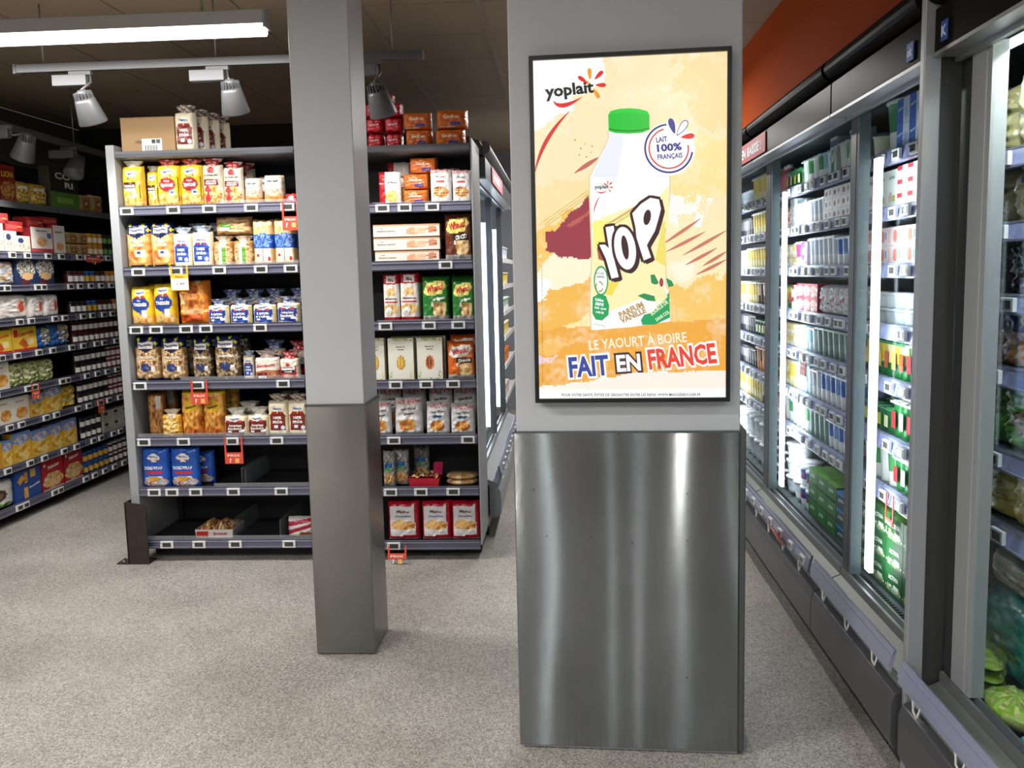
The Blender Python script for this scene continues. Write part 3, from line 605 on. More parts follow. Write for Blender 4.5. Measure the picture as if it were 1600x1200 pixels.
def pasq(t, seed, dark=False):
    return bag(.146, .248, .10, '#b08a5c' if not dark else '#5b4633', [('n', 0, -.15, 1, .95, CR if not dark else ['#33261c', '#7b5a38', '#c7a878', '#42301f', '#e0d0b2'], 5), ('r', -1, .55, 1, 1, '#1a2148'), ('p', [(-1, .6), (0, .28), (1, .6)], '#1a2148'), ('d', -.6, .87, .13, .1, '#dfe23c'), ('d', .35, .9, .13, .1, '#dfe23c'), ('d', .8, .7, .13, .1, '#dfe23c'), ('r', -.6, .5, .6, .76, WH), ('t', 'Pasquier', 0, .63, 1.1, .13, NVY), ('t', t, 0, .12, 1.35, .14, '#fbf3e2'), ('e', -.1, -.35, .4, .18, '#2f3c6e'), ('r', .35, -.55, .7, -.3, '#ecebe6'), ('r', -1, -1, 1, -.84, '#1c2552'), ('d', -.1, -.88, .14, .09, '#dfe23c')], side='#3a3a50', seed=seed, wrinkle=.008)
kind('croissant_bag', lambda: pasq('Croissants', 12.), 'croissant bag with navy and yellow diamond top', 'pastries', word='pastry_bag')
kind('choc_bag', lambda: pasq('chocolat', 13., True), 'dark chocolate pastry bag with navy top', 'pastries', word='pastry_bag')
kind('toast_pack', lambda: loaf(.14, .165, .09, '#e9d9c9', [('r', -1, -1, 1, -.1, '#9c5a3a'), ('n', 0, -.45, .95, .4, ['#8c4f30', '#c78a5a', '#a3623c'], 5), ('p', [(-1, -.25), (1, .15), (1, .8), (-1, .65)], '#f1e3d6'), ('t', 'Jacquet', -.05, .3, 1.6, .3, '#b8222c', 4), ('r', -.8, -.75, .1, -.3, '#7c1d20'), ('r', -.7, -.9, 0, -.6, WH)], side='#a5694a', top=.05, topcol='#b59f98', seed=14.), 'beige toast pack with red script lettering', 'bread', word='toast_bag')
kind('apple_square', lambda: loaf(.115, .158, .1, '#ead9c3', [('r', -.95, -.8, .75, .3, '#b8202c'), ('r', -.75, -.1, .6, .5, '#efe9df'), ('e', -.1, .42, .22, .16, '#d22a2e'), ('t', 'Boulangère', -.08, .15, 1.1, .14, '#38291f'), ('r', -.75, -.35, .6, -.05, '#2a2326'), ('t', 'toasté', -.08, -.2, .8, .16, WH), ('e', -.1, -.62, .5, .16, '#ecd0a2')], side='#c3a27c', top=.05, topcol='#c8242e', seed=15.), 'short sliced loaf with apple emblem and red label', 'bread', word='sandwich_loaf')
kind('baguette_bag', lambda: bag(.1, .25, .07, '#8a5a2c', [('n', 0, 0, 1, 1, ['#5b3818', '#9a6630', '#c88f4c', '#744a22'], 3), ('r', .1, .3, .7, .9, '#b9b5ad')], seed=16., side='#6b4320'), 'brown paper window bag of crusty bread', 'bread', word='bread_bag')
kind('pastry_bag', lambda: bag(.12, .155, .09, '#e0a838', [('n', 0, -.1, .9, .7, ['#b5702a', '#efc25c', '#f8e3a6', '#d2912f'], 3), ('n', .1, .8, .5, .15, ['#6b5230', '#e9d9b8'], 6)], seed=17., wrinkle=.012, top=.03, topcol='#cfc0a0'), 'yellow knotted bag of small pastries', 'pastries', word='pastry_bag')
kind('viennese_bag', lambda: bag(.132, .26, .1, '#d88a2a', [('n', 0, 0, 1, 1, ['#9c561f', '#dd8f30', '#f2bd5c', '#c0702a'], 2.6), ('r', -1, .8, 1, 1, '#ecc52f'), ('e', 0, .32, .7, .25, '#eec032'), ('t', 'Viennoise', 0, .3, 1.0, .1, '#4a3010', 8), ('n', 0, -.72, 1, .2, ['#d2451e', '#f0a848', '#e8742c'], 3)], seed=18., wrinkle=.012, side='#b96f24'), 'orange and yellow bag of soft baguettes', 'bread', word='bread_bag')
kind('wrap_bag', lambda: bag(.168, .235, .06, '#1f56b8', [('n', 0, -.68, .9, .28, ['#e6e9f2', '#c9a05c', '#7d9bd8', '#f3efe6', '#b5532f'], 4), ('e', -.1, -.55, .5, .14, '#dca452'), ('r', -.7, -.28, .5, -.16, '#c92b35'), ('t', 'DOGWRAP', -.1, .0, 1.35, .17, WH), ('e', -.05, .5, .46, .2, WH), ('t', "Harry's", -.05, .55, .66, .12, '#1c3f8c'), ('r', -.4, .35, -.2, .43, '#c9282c'), ('r', .1, .35, .3, .43, '#c9282c')], side='#1c4a9c', seed=19., taper=.0), 'royal blue flat bag of soft wraps', 'bread', word='wrap_bag')
def ptray():
    m = MB(); m.prism([(-.09, 0), (.09, 0), (.095, .03), (-.095, .03)], 'y', -.07, .07, '#e6e0d8'); m.box(-.088, -.0715, .004, -.03, -.0708, .024, '#c9302c')
    m.text('Jacquet', lambda x, y: (.03 + x, -.0718, .015 + y), .07, .014, '#b8222c')
    cs = [L_(k) for k in ('#a9713f', '#d6a868', '#7b4426', '#efdcb8')]
    m.surf(lambda u, v: (u * .09, v * .068, .031 + .022 * abs(math.sin(u * 4.2 + .6)) * (1 - v ** 4) * (1 - u ** 6)), 24, 12, lambda u, v: cs[int(abs(nz3(u * 5, v * 4, 2)) * 11) % 4]); return m
kind('pastry_tray', ptray, 'low clear tray of glazed round pastries', 'pastries', 'plast', word='pastry_tray')
kind('striped_bag', lambda: bag(.17, .115, .12, '#f0ebe8', [('p', [(-1, -.7), (1, .1), (1, .5), (-1, -.3)], '#c32b48'), ('p', [(-1, .1), (1, .7), (1, 1), (-1, .6)], '#c32b48'), ('n', .4, -.7, .5, .3, ['#7b4226', '#b77746'], 5)], seed=20.), 'red and white striped bag lying on the bottom shelf', 'pastries', word='pastry_bag')
kind('cardboard_box', None, '', '')
kind('red_packs', lambda: bag(.095, .078, .16, '#b51d2a', [('n', 0, 0, .9, .8, ['#8f1420', '#c22433', '#d6404a'], 3), ('t', 'Savane', 0, .1, 1.1, .35, '#f0c8c8', 8)], seed=21., pw=8, pz=8), 'glossy red cake pack', 'cakes', word='cake_pack')
kind('waffle_pack', lambda: bag(.155, .088, .14, '#d2702a', [('e', 0, .15, .8, .62, '#c65f1e'), ('t', 'Gaufres', 0, .2, 1.0, .4, '#f6d9b6'), ('r', -.1, -.7, .6, -.35, '#4b3f86'), ('r', -.8, -.9, .2, -.75, '#e9d8c2')], seed=22., pw=8, pz=6), 'orange waffle pack with small purple label', 'waffles', word='waffle_pack')
kind('waffle_bag', lambda: bag(.117, .185, .07, '#e9e7e4', [('n', 0, .88, 1, .12, ['#c22a3a', '#eee9e6', '#c22a3a', '#f2ecea'], 9), ('r', -.45, .25, .4, .38, '#c8553f'), ('t', 'Gaufres', 0, .55, .8, .1, '#6b6460'), ('e', -.2, -.25, .55, .28, '#8a4a22'), ('e', .15, -.32, .62, .3, '#b9763c')] + [('r', -.7 + .28 * i, -.62, -.64 + .28 * i, .0, '#e2ae6c') for i in range(5)] + [('r', -.75, -.6 + .15 * i, .7, -.56 + .15 * i, '#e2ae6c') for i in range(4)], seed=23.), 'white bag with two printed golden waffles', 'waffles', word='waffle_bag')
kind('butter_biscuit', lambda: bag(.122, .19, .06, '#ece9e4', [('r', -1, -1, -.35, 1, '#b92029'), ('t', 'Galettes', -.67, .3, .5, .07, WH), ('t', 'St Michel', .3, .35, .8, .12, '#4a3c34'), ('n', .25, -.45, .6, .35, ['#c98a3c', '#f0cf82', '#e2ad55'], 2.5), ('r', -1, -1, 1, -.9, '#b92029')], seed=24.), 'white and red bag of butter biscuits', 'biscuits', word='biscuit_bag')
kind('pound_cake', lambda: carton(.37, .066, .09, '#ecdcd0', [('r', -1, .75, 1, 1, '#c79a72'), ('t', 'Quatre quarts', -.62, -.1, .55, .3, '#6b5a50'), ('t', 'La', -.75, .35, .12, .16, '#6b5a50'), ('n', .2, -.1, .22, .62, ['#c98662', '#eab48c', '#d89a70'], 3), ('n', .42, 0, .2, .55, ['#e0aa84', '#f2cfae', '#cc8a62'], 3), ('n', .78, .1, .16, .5, ['#8f4a32', '#d79a74', '#b96a48'], 4)], topc='#c09270', side='#d5bda8'), 'long cream box of pound cake', 'cakes', 'carton', word='cake_box')
def crepe(bg, bg2, t2, seed, lab):
    return bag(.15, .245, .07, bg, [('n', .35, -.35, .5, .5, ['#a06b3a', '#e2b271', '#f2d9a4', '#c98c4c'], 2.2), ('p', [(-.9, .3), (-.6, .75), (.7, .85), (.9, .6), (.5, .25), (-.5, .15)], '#f0e27a' if bg2 != 'o' else '#f6f0e6'), ('t', 'Whaou!', 0, .52, 1.25, .32, '#c3202e', 8), ('r', -.3, -.1, .85, .16, lab), ('t', t2, .3, .03, .9, .18, WH, 5), ('r', -1, -1, 1, -.72, '#b9b4b0'), ('t', '8', -.2, -.2, .16, .2, WH)], side='#d8d4ce', seed=seed, wrinkle=.008)
kind('crepe_brown', lambda: crepe('#6b3420', 'b', 'CRACKY', 25., '#23180f'), 'brown and yellow bag of filled crepes', 'pancakes', word='crepe_bag')
kind('crepe_green', lambda: crepe('#2f7d34', 'g', 'crêpes', 26., '#2f7d34'), 'green bag of filled crepes', 'pancakes', word='crepe_bag')
kind('crepe_orange', lambda: crepe('#dd6a22', 'o', 'Donuts', 27., '#3a2016'), 'orange bag of filled rings', 'pastries', word='pastry_bag')
kind('madeleine_bag', lambda: bag(.11, .265, .07, '#ebe5e0', [('r', -1, .6, 1, 1, '#b71f2c'), ('p', [(-.6, .95), (-.5, .62), (.5, .62), (.6, .95)], '#efe9e4'), ('t', 'Père', 0, .77, .6, .14, '#8c1a24'), ('n', 0, .25, .6, .17, ['#d89a4c', '#f0cf8f', '#c98838'], 3), ('t', 'Madeleines', 0, .0, 1.4, .08, '#5a2f20'), ('r', -.8, -.2, .8, -.14, '#c8303a'), ('n', 0, -.42, .95, .2, ['#d9a054', '#f3d79c', '#c0803c'], 3), ('e', -.3, -.5, .45, .14, '#f3f0ea'), ('r', -1, -1, 1, -.78, '#b71f2c')], seed=28.), 'tall red and white madeleine bag', 'cakes', word='cake_bag')
def alm(c1, c2, seed):
    return carton(.147, .235, .07, '#e9e7d8', [('n', 0, .93, 1, .1, ['#e9e7d8', '#8fae4a', '#efe9da', '#b5683c'], 9), ('n', 0, -.75, 1, .28, ['#e9e7d8', '#ecebdc', '#a9c05a', '#efeee0', c1], 9), ('r', -.7, -.85, .7, -.5, '#eeece0'), ('t', 'Biscuit fin', 0, .6, .7, .07, '#77736a'), ('t', 'amande', 0, .48, .5, .07, '#77736a'), ('e', .0, -.15, .34, .34, c2), ('e', -.05, -.12, .2, .28, c1), ('r', -.05, -.4, .0, .15, c2)], side='#cfcab6')
kind('almond_box', lambda: alm('#e8c25c', '#c9952f', 29), 'cream speckled pouch with one golden biscuit', 'biscuits', 'carton', word='biscuit_pouch')
kind('almond_choc', lambda: alm('#7a3a2a', '#d97a3c', 30), 'cream speckled pouch with a brown biscuit', 'biscuits', 'carton', word='biscuit_pouch')
def chk(seed, blue): return bag(.15, .21, .09, '#e6e4e4', [('n', 0, .8, 1, .13, ['#c22a3a', '#efe9e6', '#c22a3a', '#f2ecea'], 10), ('t', 'Saint Michel', .05, .45, 1.1, .12, '#5b5450', 4), ('t', 'Gâteaux', .05, .2, .8, .12, '#3f3a38', 4), ('n', 0, -.4, .62, .32, ['#b5622a', '#e2953e', '#f4c67a'], 2.4), ('r', -1, -1, 1, -.75, '#bdbbbb')] + ([('e', 0, .15, .5, .1, '#6d9ed0')] if blue else []), seed=seed, wrinkle=.011, taper=.06)
kind('check_bag', lambda: chk(31., 0), 'white cake bag with red chequered top', 'cakes', word='cake_bag')
kind('check_bag_blue', lambda: chk(33., 1), 'white cake bag with light blue label', 'cakes', word='cake_bag')
kind('clear_bag', lambda: bag(.09, .205, .06, '#8d8c84', [('n', 0, 0, 1, 1, ['#3d3f3f', '#b9b7ad', '#6b6d66', '#dcdad2'], 5), ('r', -.7, 0, .6, .35, '#2c62a8'), ('r', -.7, -.05, .6, .1, '#4a8a4c'), ('n', 0, -.5, .8, .3, ['#a8703a', '#e2b878', '#c08e50'], 4)], seed=34., wrinkle=.014), 'crinkled clear bag of rolls with blue label', 'bread', word='roll_bag')
def redtray():
    m = MB(); m.prism([(-.09, 0), (.09, 0), (.1, .05), (-.1, .05)], 'y', -.08, .08, '#b3182c'); m.surf(lambda u, v: (u * .09, v * .075, .052 + .02 * (nz3(u * 3, v * 3) + .4)), 14, 12, lambda u, v: L_(['#d9b06a', '#8a4a30', '#efe0b8', '#a3303a'][int(abs(nz3(u * 4, v * 4, 2)) * 11) % 4]))
    m.surf(lambda u, v: (.08 + u * .03, v * .03, .09 + .03 * v + .015 * nz3(u * 3, v * 3, 7)), 6, 6, '#b52a5a'); return m
kind('red_tray', redtray, 'open red film tray of small cakes', 'cakes', word='cake_tray')
def flatp():
    m = MB()
    for k in range(2):
        m.lathe([(.0, k * .032), (.085, k * .032 + .004), (.098, k * .032 + .014), (.085, k * .032 + .026), (0, k * .032 + .03)], 20, colf=lambda i, a, z: L_(['#d8b078', '#c29458', '#e8cfa0'][int(a * 40) % 3]), sy=.8)
    return m
kind('flat_pastry', flatp, 'two flat round breads stacked in clear film', 'bread', word='flatbread_pack')
kind('redwhite_bag', lambda: bag(.175, .225, .08, '#b5152a', [('p', [(-.85, .75), (.7, .8), (.75, -.55), (-.85, -.65)], '#dddbdd'), ('t', 'Michel', 0, .5, .8, .14, '#6a4438'), ('t', 'Chouquettes', 0, .25, 1.0, .1, '#30508f'), ('n', -.02, -.2, .78, .24, ['#b8682c', '#eaae58', '#f3cc86', '#d08a3c'], 3.2), ('p', [(-.85, -.4), (.75, -.42), (.75, -.72), (-.85, -.75)], '#f0eeee'), ('r', -1, -1, 1, -.9, '#c8c6c8')], seed=35., wrinkle=.008), 'red bag of pastries with white label', 'pastries', word='pastry_bag')
# biscuits and jars of the left wall
def bisc(w, h, base, top, cmds, side): return carton(w, h, .06, base, cmds, side, top)
kind('lion_cereal', lambda: bisc(.17, .26, '#8c2418', '#6a1a12', [('r', -1, .35, 1, .8, '#7d1c14'), ('t', 'LION', 0, .5, 1.5, .34, '#f0c530'), ('n', 0, -.4, .9, .5, ['#5b3012', '#b3742c', '#e0ae5c', '#8a4a1c'], 5)], '#702015'), 'red brown cereal box with yellow lettering', 'cereal', 'carton', word='cereal_box')
kind('corn_bag', lambda: bag(.16, .2, .09, '#c9a43a', [('n', 0, -.3, .85, .6, ['#8d6b1e', '#e0b94a', '#f3df8c', '#5a4a20'], 4), ('r', -.6, .3, .6, .6, '#f0ead0')], seed=41., wrinkle=.014), 'yellow cereal bag', 'cereal', word='cereal_bag')
kind('cookie_box', lambda: bisc(.26, .24, '#25211d', '#3c3a30', [('r', -1, -1, 1, -.2, '#55852f'), ('t', 'CO', -.1, .6, 1.1, .34, '#e9e6da'), ('t', 'RI', .3, .18, .6, .3, '#e9e6da'), ('r', -.6, -.7, .6, -.5, '#83b052')], '#4b4636'), 'black and green box with big white letters', 'cereal', 'carton', word='cereal_box')
kind('tan_pouch', lambda: bag(.13, .17, .07, '#a88650', [('e', .1, -.1, .5, .4, '#3d2a16'), ('e', .1, -.1, .36, .28, '#c9a464'), ('r', -1, .7, 1, .9, '#d8c08c')], seed=42.), 'tan coloured granola pouch', 'cereal', word='cereal_pouch')
kind('red_box', lambda: bisc(.16, .1, '#a81f24', '#8d1a1e', [('r', -.8, -.5, .3, .3, '#c24a48'), ('r', .3, -.1, .8, .1, '#e6b24c')], '#7d181c'), 'flat red biscuit box', 'biscuits', 'carton', word='biscuit_box')
kind('lotus_box', lambda: bisc(.13, .15, '#cfc9bb', '#b8b2a6', [('e', -.3, .45, .4, .3, '#26365f'), ('n', .1, -.3, .7, .4, ['#8d8a78', '#c9c2ae', '#e7e2d4', '#6d7a55'], 4)], '#a39c8c'), 'beige biscuit box with dark blue oval', 'biscuits', 'carton', word='biscuit_box')
kind('white_biscuit', lambda: bisc(.15, .21, '#e2ddd5', '#d2ccc4', [('t', 'Biscottes', 0, .75, 1.0, .12, '#4b4540'), ('n', 0, -.1, .5, .35, ['#c98c5c', '#e9b98a', '#d59c6c'], 3), ('r', -1, -1, 1, -.6, '#b5454a'), ('r', .5, .2, .9, .6, '#4a72a8')], '#b8303a'), 'white and red biscuit box', 'biscuits', 'carton', word='biscuit_box')
kind('slim_white', lambda: bisc(.1, .21, '#e6e2dc', '#d8d2ca', [('r', -1, -1, -.85, 1, '#b8303a'), ('n', .1, -.45, .6, .3, ['#d98a4c', '#f0c08c'], 3), ('r', -.5, .5, .6, .62, '#9a9088')], '#a82a30'), 'slim white box with orange biscuits', 'biscuits', 'carton', word='biscuit_box')
kind('stars_box', lambda: bisc(.14, .17, '#1d2c52', '#18244a', [('n', 0, .3, 1, .8, ['#1d2c52', '#20315c', '#e9e6d0', '#1d2c52', '#cdb25c'], 8), ('e', .1, -.3, .6, .3, '#d8b078'), ('r', -.7, -.9, .3, -.6, '#5c1f24')], '#24345c'), 'navy biscuit box with white star pattern', 'biscuits', 'carton', word='biscuit_box')
kind('clear_biscuit', lambda: bag(.2, .17, .1, '#b99a78', [('n', 0, 0, 1, 1, ['#8f7256', '#d3b48a', '#7c97b8', '#e7dccb'], 3)], seed=43.), 'clear bag of pale biscuits', 'biscuits', word='biscuit_bag')
kind('toast_white', lambda: loaf(.19, .17, .14, '#e3dcd6', [('e', .45, 0, .3, .55, '#d8b08a'), ('e', .45, 0, .2, .42, '#c8524a'), ('r', -.8, .1, .1, .5, '#efe9e4'), ('r', -.8, -.4, .2, -.3, '#c9b7a8')], top=0, side='#dcd3cb', seed=44.), 'white wrapped toast loaf with red oval', 'biscuits', word='toast_pack')
kind('cracker_red', lambda: bisc(.19, .17, '#e6c03c', '#d9b436', [('r', -1, -1, 1, -.75, '#c82a24'), ('t', 'Cracotte', .1, .5, 1.3, .28, '#c8241f', 10), ('p', [(-.6, -.3), (-.2, .1), (.4, -.4), (0, -.75)], '#c85a2a'), ('r', -.9, .2, -.6, .8, '#c8241f'), ('e', .45, -.2, .3, .3, '#eed9a0')], '#c9a02c'), 'yellow and red cracker pack', 'biscuits', 'carton', word='biscuit_box')
kind('blue_cracker', lambda: bag(.2, .19, .1, '#2f62a8', [('n', .2, .2, .7, .8, ['#e8d9ae', '#c9ad6c', '#3b6db4', '#f3ecd2', '#2a569c'], 2.4)], seed=45., wrinkle=.016), 'crumpled blue and cream cracker bag', 'biscuits', word='biscuit_bag')
kind('green_foil', lambda: bag(.15, .2, .09, '#8f9c58', [('n', 0, 0, 1, 1, ['#5c6e34', '#b9bd7c', '#e6e6c0', '#9aa35c', '#d3cf9a'], 2.6)], seed=46., wrinkle=.018), 'crumpled pale green foil bag', 'biscuits', word='biscuit_bag')
kind('cream_biscuit', lambda: bisc(.17, .18, '#e6dfd0', '#d8cfbe', [('n', .1, -.3, .7, .45, ['#b9742c', '#e0a24c', '#f0c987'], 2), ('r', -.6, .55, .4, .65, '#b3a68f')], '#d0c4ae'), 'cream box with printed golden finger biscuits', 'biscuits', 'carton', word='biscuit_box')
kind('gold_box', lambda: bisc(.17, .19, '#e6b83c', '#7c9cc4', [('r', -1, .35, 1, 1, '#6f95cc'), ('n', 0, .5, .8, .35, ['#e3b7c4', '#6f95cc', '#f0e6ec', '#e8c04c'], 4), ('n', 0, -.4, .9, .55, ['#c98a24', '#e9bd4c', '#f6dc8c', '#dba634'], 2)], '#c9922c'), 'yellow and sky blue biscuit box', 'biscuits', 'carton', word='biscuit_box')
kind('gold_bag', lambda: bag(.16, .19, .08, '#d9b444', [('n', 0, -.2, .9, .8, ['#b98a1f', '#e6c65a', '#f5eab0', '#cfa53a'], 2.4)], seed=47., wrinkle=.014), 'crumpled golden biscuit bag', 'biscuits', word='biscuit_bag')
kind('blue_box', lambda: bisc(.24, .22, '#2a4f9c', '#e0a93c', [('p', [(-.9, .4), (-.5, .8), (-.3, .5), (-.7, .1)], '#e6a93c'), ('r', -.35, .15, -.05, .85, '#d98f2c'), ('r', -.4, -.85, -.1, -.15, '#e6b04c'), ('r', .2, .4, .55, .9, '#e2b45a'), ('t', 'Bocotini', .45, -.15, .85, .16, WH, 10)], '#24458a'), 'blue biscuit box with scattered golden bars', 'biscuits', 'carton', word='biscuit_box')
kind('palmier_box', lambda: bisc(.22, .23, '#b3202a', '#a01c24', [('n', 0, -.35, .95, .5, ['#d9a054', '#f0d39c', '#c98638', '#f6e6bf'], 2.4), ('t', 'Palmier', .1, .55, 1.1, .22, WH, 6), ('r', -.85, .6, -.65, .8, '#e9e2da'), ('r', -1, -1, 1, -.88, '#dcc9b2')], '#8f1a22'), 'red box with printed heart shaped pastries', 'biscuits', 'carton', word='biscuit_box')
kind('green_bag', lambda: bag(.2, .22, .09, '#dfe0da', [('e', -.1, .0, .45, .4, '#4a3226'), ('e', -.1, .0, .25, .2, '#8a6a50'), ('n', 0, -.8, 1, .25, ['#4d7a35', '#8fb05c', '#dfe0da'], 4)], seed=48.), 'white and green biscuit bag with brown heart', 'biscuits', word='biscuit_bag')
for nm, cc, ld, lb in [('red jam', '#4a1018', '#3c1a1e', '#ece8e2'), ('dark jam', '#1f1216', '#1c1c22', '#efece6'), ('amber jam', '#c47a24', '#b8862e', '#efe6d4'), ('honey', '#c9922c', '#d6a83c', '#efe0bc'), ('chocolate spread', '#3a2014', '#e9e6e2', '#e6ddd4'), ('white lidded jam', '#7c2430', '#e4e2de', '#eee9e4'), ('blue spread', '#2c4a78', '#2b5fa8', '#e0ac3c'), ('green spread', '#1d2a1c', '#233022', '#5fa23c')]:
    kind(nm.replace(' ', '_') + '_jar', (lambda cc=cc, ld=ld, lb=lb: jar(.036, .095, cc, ld, lb)), {'red jam': 'red jam jar with white label', 'dark jam': 'black lidded dark jam jar', 'amber jam': 'amber jam jar with gold lid', 'honey': 'golden honey jar', 'chocolate spread': 'brown spread jar with white lid', 'white lidded jam': 'ruby jam jar with white lid', 'blue spread': 'spread jar with blue lid', 'green spread': 'dark jar with green label'}[nm], 'jar', 'plast', word='jam_jar')
# chilled goods
def yo(nm, args, look, word='yoghurt_multipack', kw=None):
    kind(nm, lambda: multipot(*args, **(kw or {})), look, 'yoghurt', 'plast', word)
yo('y_yellow', (2, 1, 2, .036, .062, '#f3e6a8', '#efe6c8'), 'pale yellow yoghurt multipack', kw=dict(band=['#f0c832', '#f5dc70']))
yo('y_white', (2, 1, 2, .036, .062, '#eef1f3', '#e6eaee'), 'plain white yoghurt multipack', kw=dict(band=['#cfdbe8']))
yo('y_blue', (2, 1, 2, .036, .062, '#e8eef6', '#c8d6ea'), 'white and blue yoghurt multipack', kw=dict(band=['#3f6cc0', '#7ea0dc']))
yo('y_lightblue', (2, 1, 2, .036, .062, '#cfe3ee', '#b4d2e6'), 'light blue yoghurt multipack', kw=dict(band=['#8fc0dc', '#e9f2f8']))
yo('y_greygreen', (2, 1, 2, .04, .066, '#7d9a95', '#8aa6a0'), 'grey green pot multipack')
yo('y_green', (2, 1, 2, .036, .062, '#1f7a3c', '#2a8a48'), 'green fruit yoghurt multipack', kw=dict(band=['#d8c23c', '#e0d9a0'], spots=['#e8c83c', '#c9552c']))
yo('y_greenred', (2, 1, 2, .036, .062, '#1f7a3c', '#cfd8cf'), 'green yoghurt multipack with red fruit', kw=dict(spots=['#c8343c', '#e8e0d8']))
yo('y_greenlime', (2, 1, 2, .038, .056, '#1c6a38', '#3f9a5c'), 'low green yoghurt multipack with lime fruit', kw=dict(spots=['#c9d84c', '#dfe6b0']))
yo('y_pink', (2, 1, 2, .036, .062, '#f0d8e0', '#e9c8d4'), 'pink yoghurt multipack', kw=dict(band=['#d83c78', '#8a3c9c']))
yo('y_brown', (2, 1, 2, .038, .06, '#5a2c1c', '#7a4028'), 'brown chocolate dessert multipack', kw=dict(band=['#e0d0b8', '#6b3424']))
yo('y_black', (2, 1, 2, .036, .056, '#2c2a30', '#3c3a40'), 'black dessert multipack', kw=dict(band=['#6b6870']))
yo('y_orange', (2, 1, 2, .036, .06, '#e08a3c', '#d9722c'), 'orange dessert multipack', kw=dict(band=['#f0b060', '#8c4a24']))
yo('y_gold', (3, 1, 1, .036, .062, '#e9e4d2', '#c9b98a'), 'cream pots with gold lids', kw=dict(band=['#d6c47c', '#f0ecd8']))
yo('y_glass', (2, 1, 1, .045, .055, '#b4bfc4', '#c0c8cc'), 'grey glass dessert bowls', word='dessert_pack')
yo('y_whitegreen', (2, 1, 2, .042, .066, '#eef2ee', '#dfe9df'), 'white yoghurt pots with green marks', kw=dict(band=['#eef2ee', '#4c9a5c']))
def tub(r, h, body, lid, band, txt=None, tcol='#2c4a8c'):
    m = MB(); pot(m, 0, 0, 0, r, h, body, lid, band, n=24, taper=.84, lidh=.012)
    if txt:
        def T(x, y): a = x / (r * .92); return (r * .965 * math.sin(a), -r * .965 * math.cos(a), h * .55 + y)
        m.text(txt, T, r * 1.3, h * .25, tcol, .03)
    return m
def tb(nm, a, look, word='yoghurt_tub'): kind(nm, lambda: tub(*a), look, 'yoghurt', 'plast', word)
tb('t_white', (.075, .11, '#dfe4e6', '#eef0f0', '#c3ccd2'), 'large white yoghurt tub')
tb('t_big', (.095, .19, '#e2e8e4', '#d6dcd8', '#3c8a5c'), 'very large white bucket with green band', 'yoghurt_bucket')
tb('t_blue', (.05, .10, '#e6ebf4', '#dfe6f0', '#3462b8', 'LAIT', '#c8283c'), 'white tub with blue waves and red lettering')
tb('t_black', (.065, .085, '#26262c', '#e6e6e6', '#33333a', 'Calin', '#f0f0f0'), 'black tub with white script lettering')
tb('t_green', (.045, .075, '#dfeee8', '#2f9a78', '#9cd0c0'), 'small white tub with green lid', 'cheese_tub')
tb('t_lid', (.055, .08, '#e8ecec', '#4a5a5c', '#dfe8c8'), 'white tub with dark lid', 'cheese_tub')
def cart(nm, a, look, word='yoghurt_carton', cat='yoghurt'): kind(nm, lambda: carton(*a[:3], a[3], a[4], *a[5:], nu=16, nv=12), look, cat, 'carton', word)
cart('c_green', (.17, .098, .12, '#1d5c2c', [('t', 'ACTIVIA', .0, .3, 1.2, .35, '#e6efe0', 6), ('n', 0, -.6, .9, .3, ['#e6e0c0', '#2c7a3c', '#f0ead0'], 4), ('e', .3, -.3, .3, .2, '#e9efe4')], '#174a24', '#5c9a38'), 'dark green yoghurt carton with white lettering')
cart('c_lime', (.15, .075, .11, '#2f7a30', [('t', 'ACTIVIA', -.1, .2, 1.0, .4, '#e6efe0', 6), ('r', -1, -1, 1, -.7, '#14381c')], '#1b3f24', '#7ac04c'), 'bright green topped yoghurt carton')
cart('c_blue', (.13, .075, .11, '#1d4a50', [('t', 'ACTIVIA', 0, .1, 1.2, .4, '#e6efe0', 6), ('r', -1, .6, 1, 1, '#3c84d0')], '#16383c', '#3c84d0'), 'dark carton with bright blue top')
cart('c_white', (.11, .13, .08, '#dde6e0', [('t', 'ACTIVIA', 0, .6, 1.1, .16, '#4c6a5c'), ('e', -.3, -.4, .3, .3, '#d8a0a8'), ('e', .3, -.5, .3, .25, '#9cb84c'), ('r', -.4, .1, .4, .15, '#5c6a64')], '#c9d4ce'), 'tall pale sleeve with printed fruit')
cart('c_redwhite', (.1, .062, .1, '#eeeae6', [('r', -1, .3, 0, 1, '#c82c38'), ('n', .4, -.2, .5, .6, ['#c9d8a0', '#efe9e0', '#d8787c'], 4)], '#dfd8d4'), 'small red and white carton')
cart('c_pink', (.14, .07, .1, '#ecd9dc', [('e', -.3, 0, .35, .7, '#d8765c'), ('r', .1, -.4, .35, .5, '#6a9ccc'), ('r', .6, -.6, .9, .6, '#e8c0a8')], '#d8b8c0'), 'pale pink printed carton')
cart('c_purple', (.11, .06, .1, '#ece6f0', [('r', -1, .2, .1, 1, '#5c3ca0'), ('r', .4, -.6, .9, 0, '#d83c6c')], '#cfc4dc'), 'white and purple carton')
cart('c_cherry', (.13, .055, .1, '#efecec', [('e', -.5, 0, .22, .5, '#7a1424'), ('e', .4, .1, .22, .5, '#9c8a88')], '#dcd6d6'), 'white carton with printed dark cherries')
cart('c_red', (.13, .075, .1, '#d03040', [('n', 0, 0, 1, .8, ['#c8283a', '#efe0dc', '#d84a50', '#e8b0a8'], 4), ('r', -.8, -.9, 0, -.4, '#efe9e4')], '#a8202c'), 'red and cream carton')
cart('c_pattern', (.1, .06, .1, '#e8ecee', [('n', 0, 0, 1, 1, ['#e8ecee', '#2c3c50', '#eef0f0', '#8c9cac'], 7)], '#c9d0d6'), 'white carton with dark marbled print')
